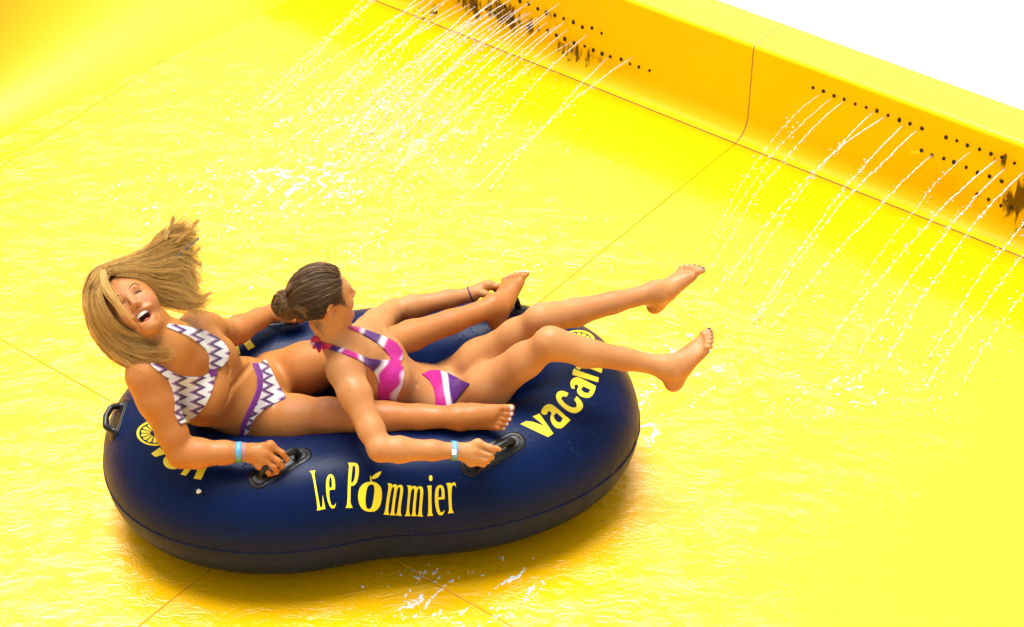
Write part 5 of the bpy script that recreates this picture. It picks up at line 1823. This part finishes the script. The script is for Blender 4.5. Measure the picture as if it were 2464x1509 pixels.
left_j[-1] = (left_j[-1][0], 0.16, 0.92, 0.95)
for k in range(13):
    left_j.append((rw.uniform(-1.75, -0.98), rw.uniform(0.16, 0.34), rw.uniform(0.8, 1.25), rw.uniform(0.55, 1.0)))
left_j.sort(key=lambda q: -q[0])
for k, (s, z, t_, st) in enumerate(right_j):
    jet(s, z, t_, rw.normal(-0.03, 0.03), st, 'thin water jet right of the upright wall joint, %s from the joint' % ORD[k])
for k, (s, z, t_, st) in enumerate(left_j):
    jet(s, z, t_, rw.normal(0.0, 0.05), st, 'thin water jet left of the upright wall joint, %s from the joint' % ORD[k])

# spray thrown about where the jets land
s_left = [q[0] for q in left_j[2:]] 
for k in range(2600):
    s = rw.choice(s_left) + rw.normal(0, 0.10); t_ = abs(rw.normal(0.85, 0.42)) + 0.05
    drops.append((slide(s, t_, abs(rw.normal(0, 0.05)) + 0.003), rw.uniform(0.0012, 0.0036)))
for k in range(260):
    s = rw.uniform(0.3, 1.6); t_ = abs(rw.normal(0.75, 0.3)) + 0.1
    drops.append((slide(s, t_, abs(rw.normal(0, 0.04)) + 0.003), rw.uniform(0.0014, 0.0042)))
for k in range(120):          # drops flung up round the feet
    p = at(rw.uniform(1640, 1850), rw.uniform(620, 900), rw.uniform(0.1, 0.4))
    drops.append((p, rw.uniform(0.002, 0.0048)))

# unit blob shared by all drops
bm = bmesh.new(); bmesh.ops.create_icosphere(bm, subdivisions=1, radius=1.0)
UV_ = np.array([v.co[:] for v in bm.verts]); UF = np.array([[v.index for v in f.verts] for f in bm.faces]); bm.free()


def blobs(name, C_, S_, mat):
    """C_ (n,3) centres, S_ (n,3) radii"""
    n = len(C_)
    jit = 1 + rw.normal(0, 0.12, (n, len(UV_), 1))
    V = C_[:, None] + UV_[None] * S_[:, None] * jit
    Fc = UF[None] + (np.arange(n) * len(UV_))[:, None, None]
    o = fast_mesh(name, V.reshape(-1, 3), Fc.reshape(-1, 3), mat)
    o['kind'] = 'stuff'
    return o


C_ = np.array([d[0] for d in drops]); R_ = np.array([d[1] for d in drops])
o = blobs('water_drops', C_, 0.85 * R_[:, None] * rw.uniform(0.75, 1.4, (len(C_), 3)), M['water'])
tag(o, 'loose water drops flying over the yellow floor below the jets', 'water drops', kind='stuff')


# foam lying on the film of water
def vnoise(P, f, seed):
    g = np.random.default_rng(seed).random((64, 64))
    q = P * f; i = np.floor(q).astype(int); w = q - i; w = w * w * (3 - 2 * w)
    a = g[i[:, 0] % 64, i[:, 1] % 64]; b = g[(i[:, 0] + 1) % 64, i[:, 1] % 64]; c = g[i[:, 0] % 64, (i[:, 1] + 1) % 64]; d = g[(i[:, 0] + 1) % 64, (i[:, 1] + 1) % 64]
    return (a * (1 - w[:, 0]) + b * w[:, 0]) * (1 - w[:, 1]) + (c * (1 - w[:, 0]) + d * w[:, 0]) * w[:, 1]


def ridge(P, seed):
    return 1 - np.abs(2 * (0.6 * vnoise(P, 9, seed) + 0.3 * vnoise(P, 21, seed + 1) + 0.1 * vnoise(P, 50, seed + 2)) - 1)


FC, FS = [], []


def foam_zone(cx, cy, rx, ry, n, th, seed, size=(0.0015, 0.0042)):
    px = np.stack([cx + rx * rw.normal(0, 0.5, n), cy + ry * rw.normal(0, 0.5, n)], 1)
    P = np.array([at(x, y, 0.0) for x, y in px])
    st = np.stack([(P - ORG) @ WD * 1.6, (P - ORG) @ WM * 0.8], 1)
    keep = ridge(st, seed) > th
    P = P[keep]; m = len(P)
    if not m: return
    r = rw.uniform(*size, m)
    P[:, 2] = 0.001
    FC.append(P); FS.append(np.stack([r * rw.uniform(0.8, 1.8, m), r * rw.uniform(0.8, 1.8, m), r * 0.5], 1))


foam_zone(720, 440, 190, 60, 4200, 0.938, 3)
foam_zone(780, 300, 230, 110, 3200, 0.945, 5)
foam_zone(1000, 300, 260, 130, 4200, 0.94, 9)
foam_zone(560, 480, 300, 90, 2600, 0.95, 13)
foam_zone(1090, 1440, 120, 60, 1900, 0.937, 21)
foam_zone(1230, 1400, 60, 50, 900, 0.935, 22)
foam_zone(1650, 900, 90, 90, 1700, 0.93, 27)
foam_zone(1560, 1010, 30, 60, 700, 0.92, 29)
foam_zone(2050, 930, 200, 70, 1300, 0.955, 33)
foam_zone(900, 600, 500, 160, 2600, 0.965, 39)
foam_zone(2150, 760, 250, 160, 900, 0.965, 45)
o = blobs('water_foam', np.concatenate(FC), np.concatenate(FS), M['foam'])
tag(o, 'white lacy foam lying on the wet yellow floor', 'foam', kind='stuff')
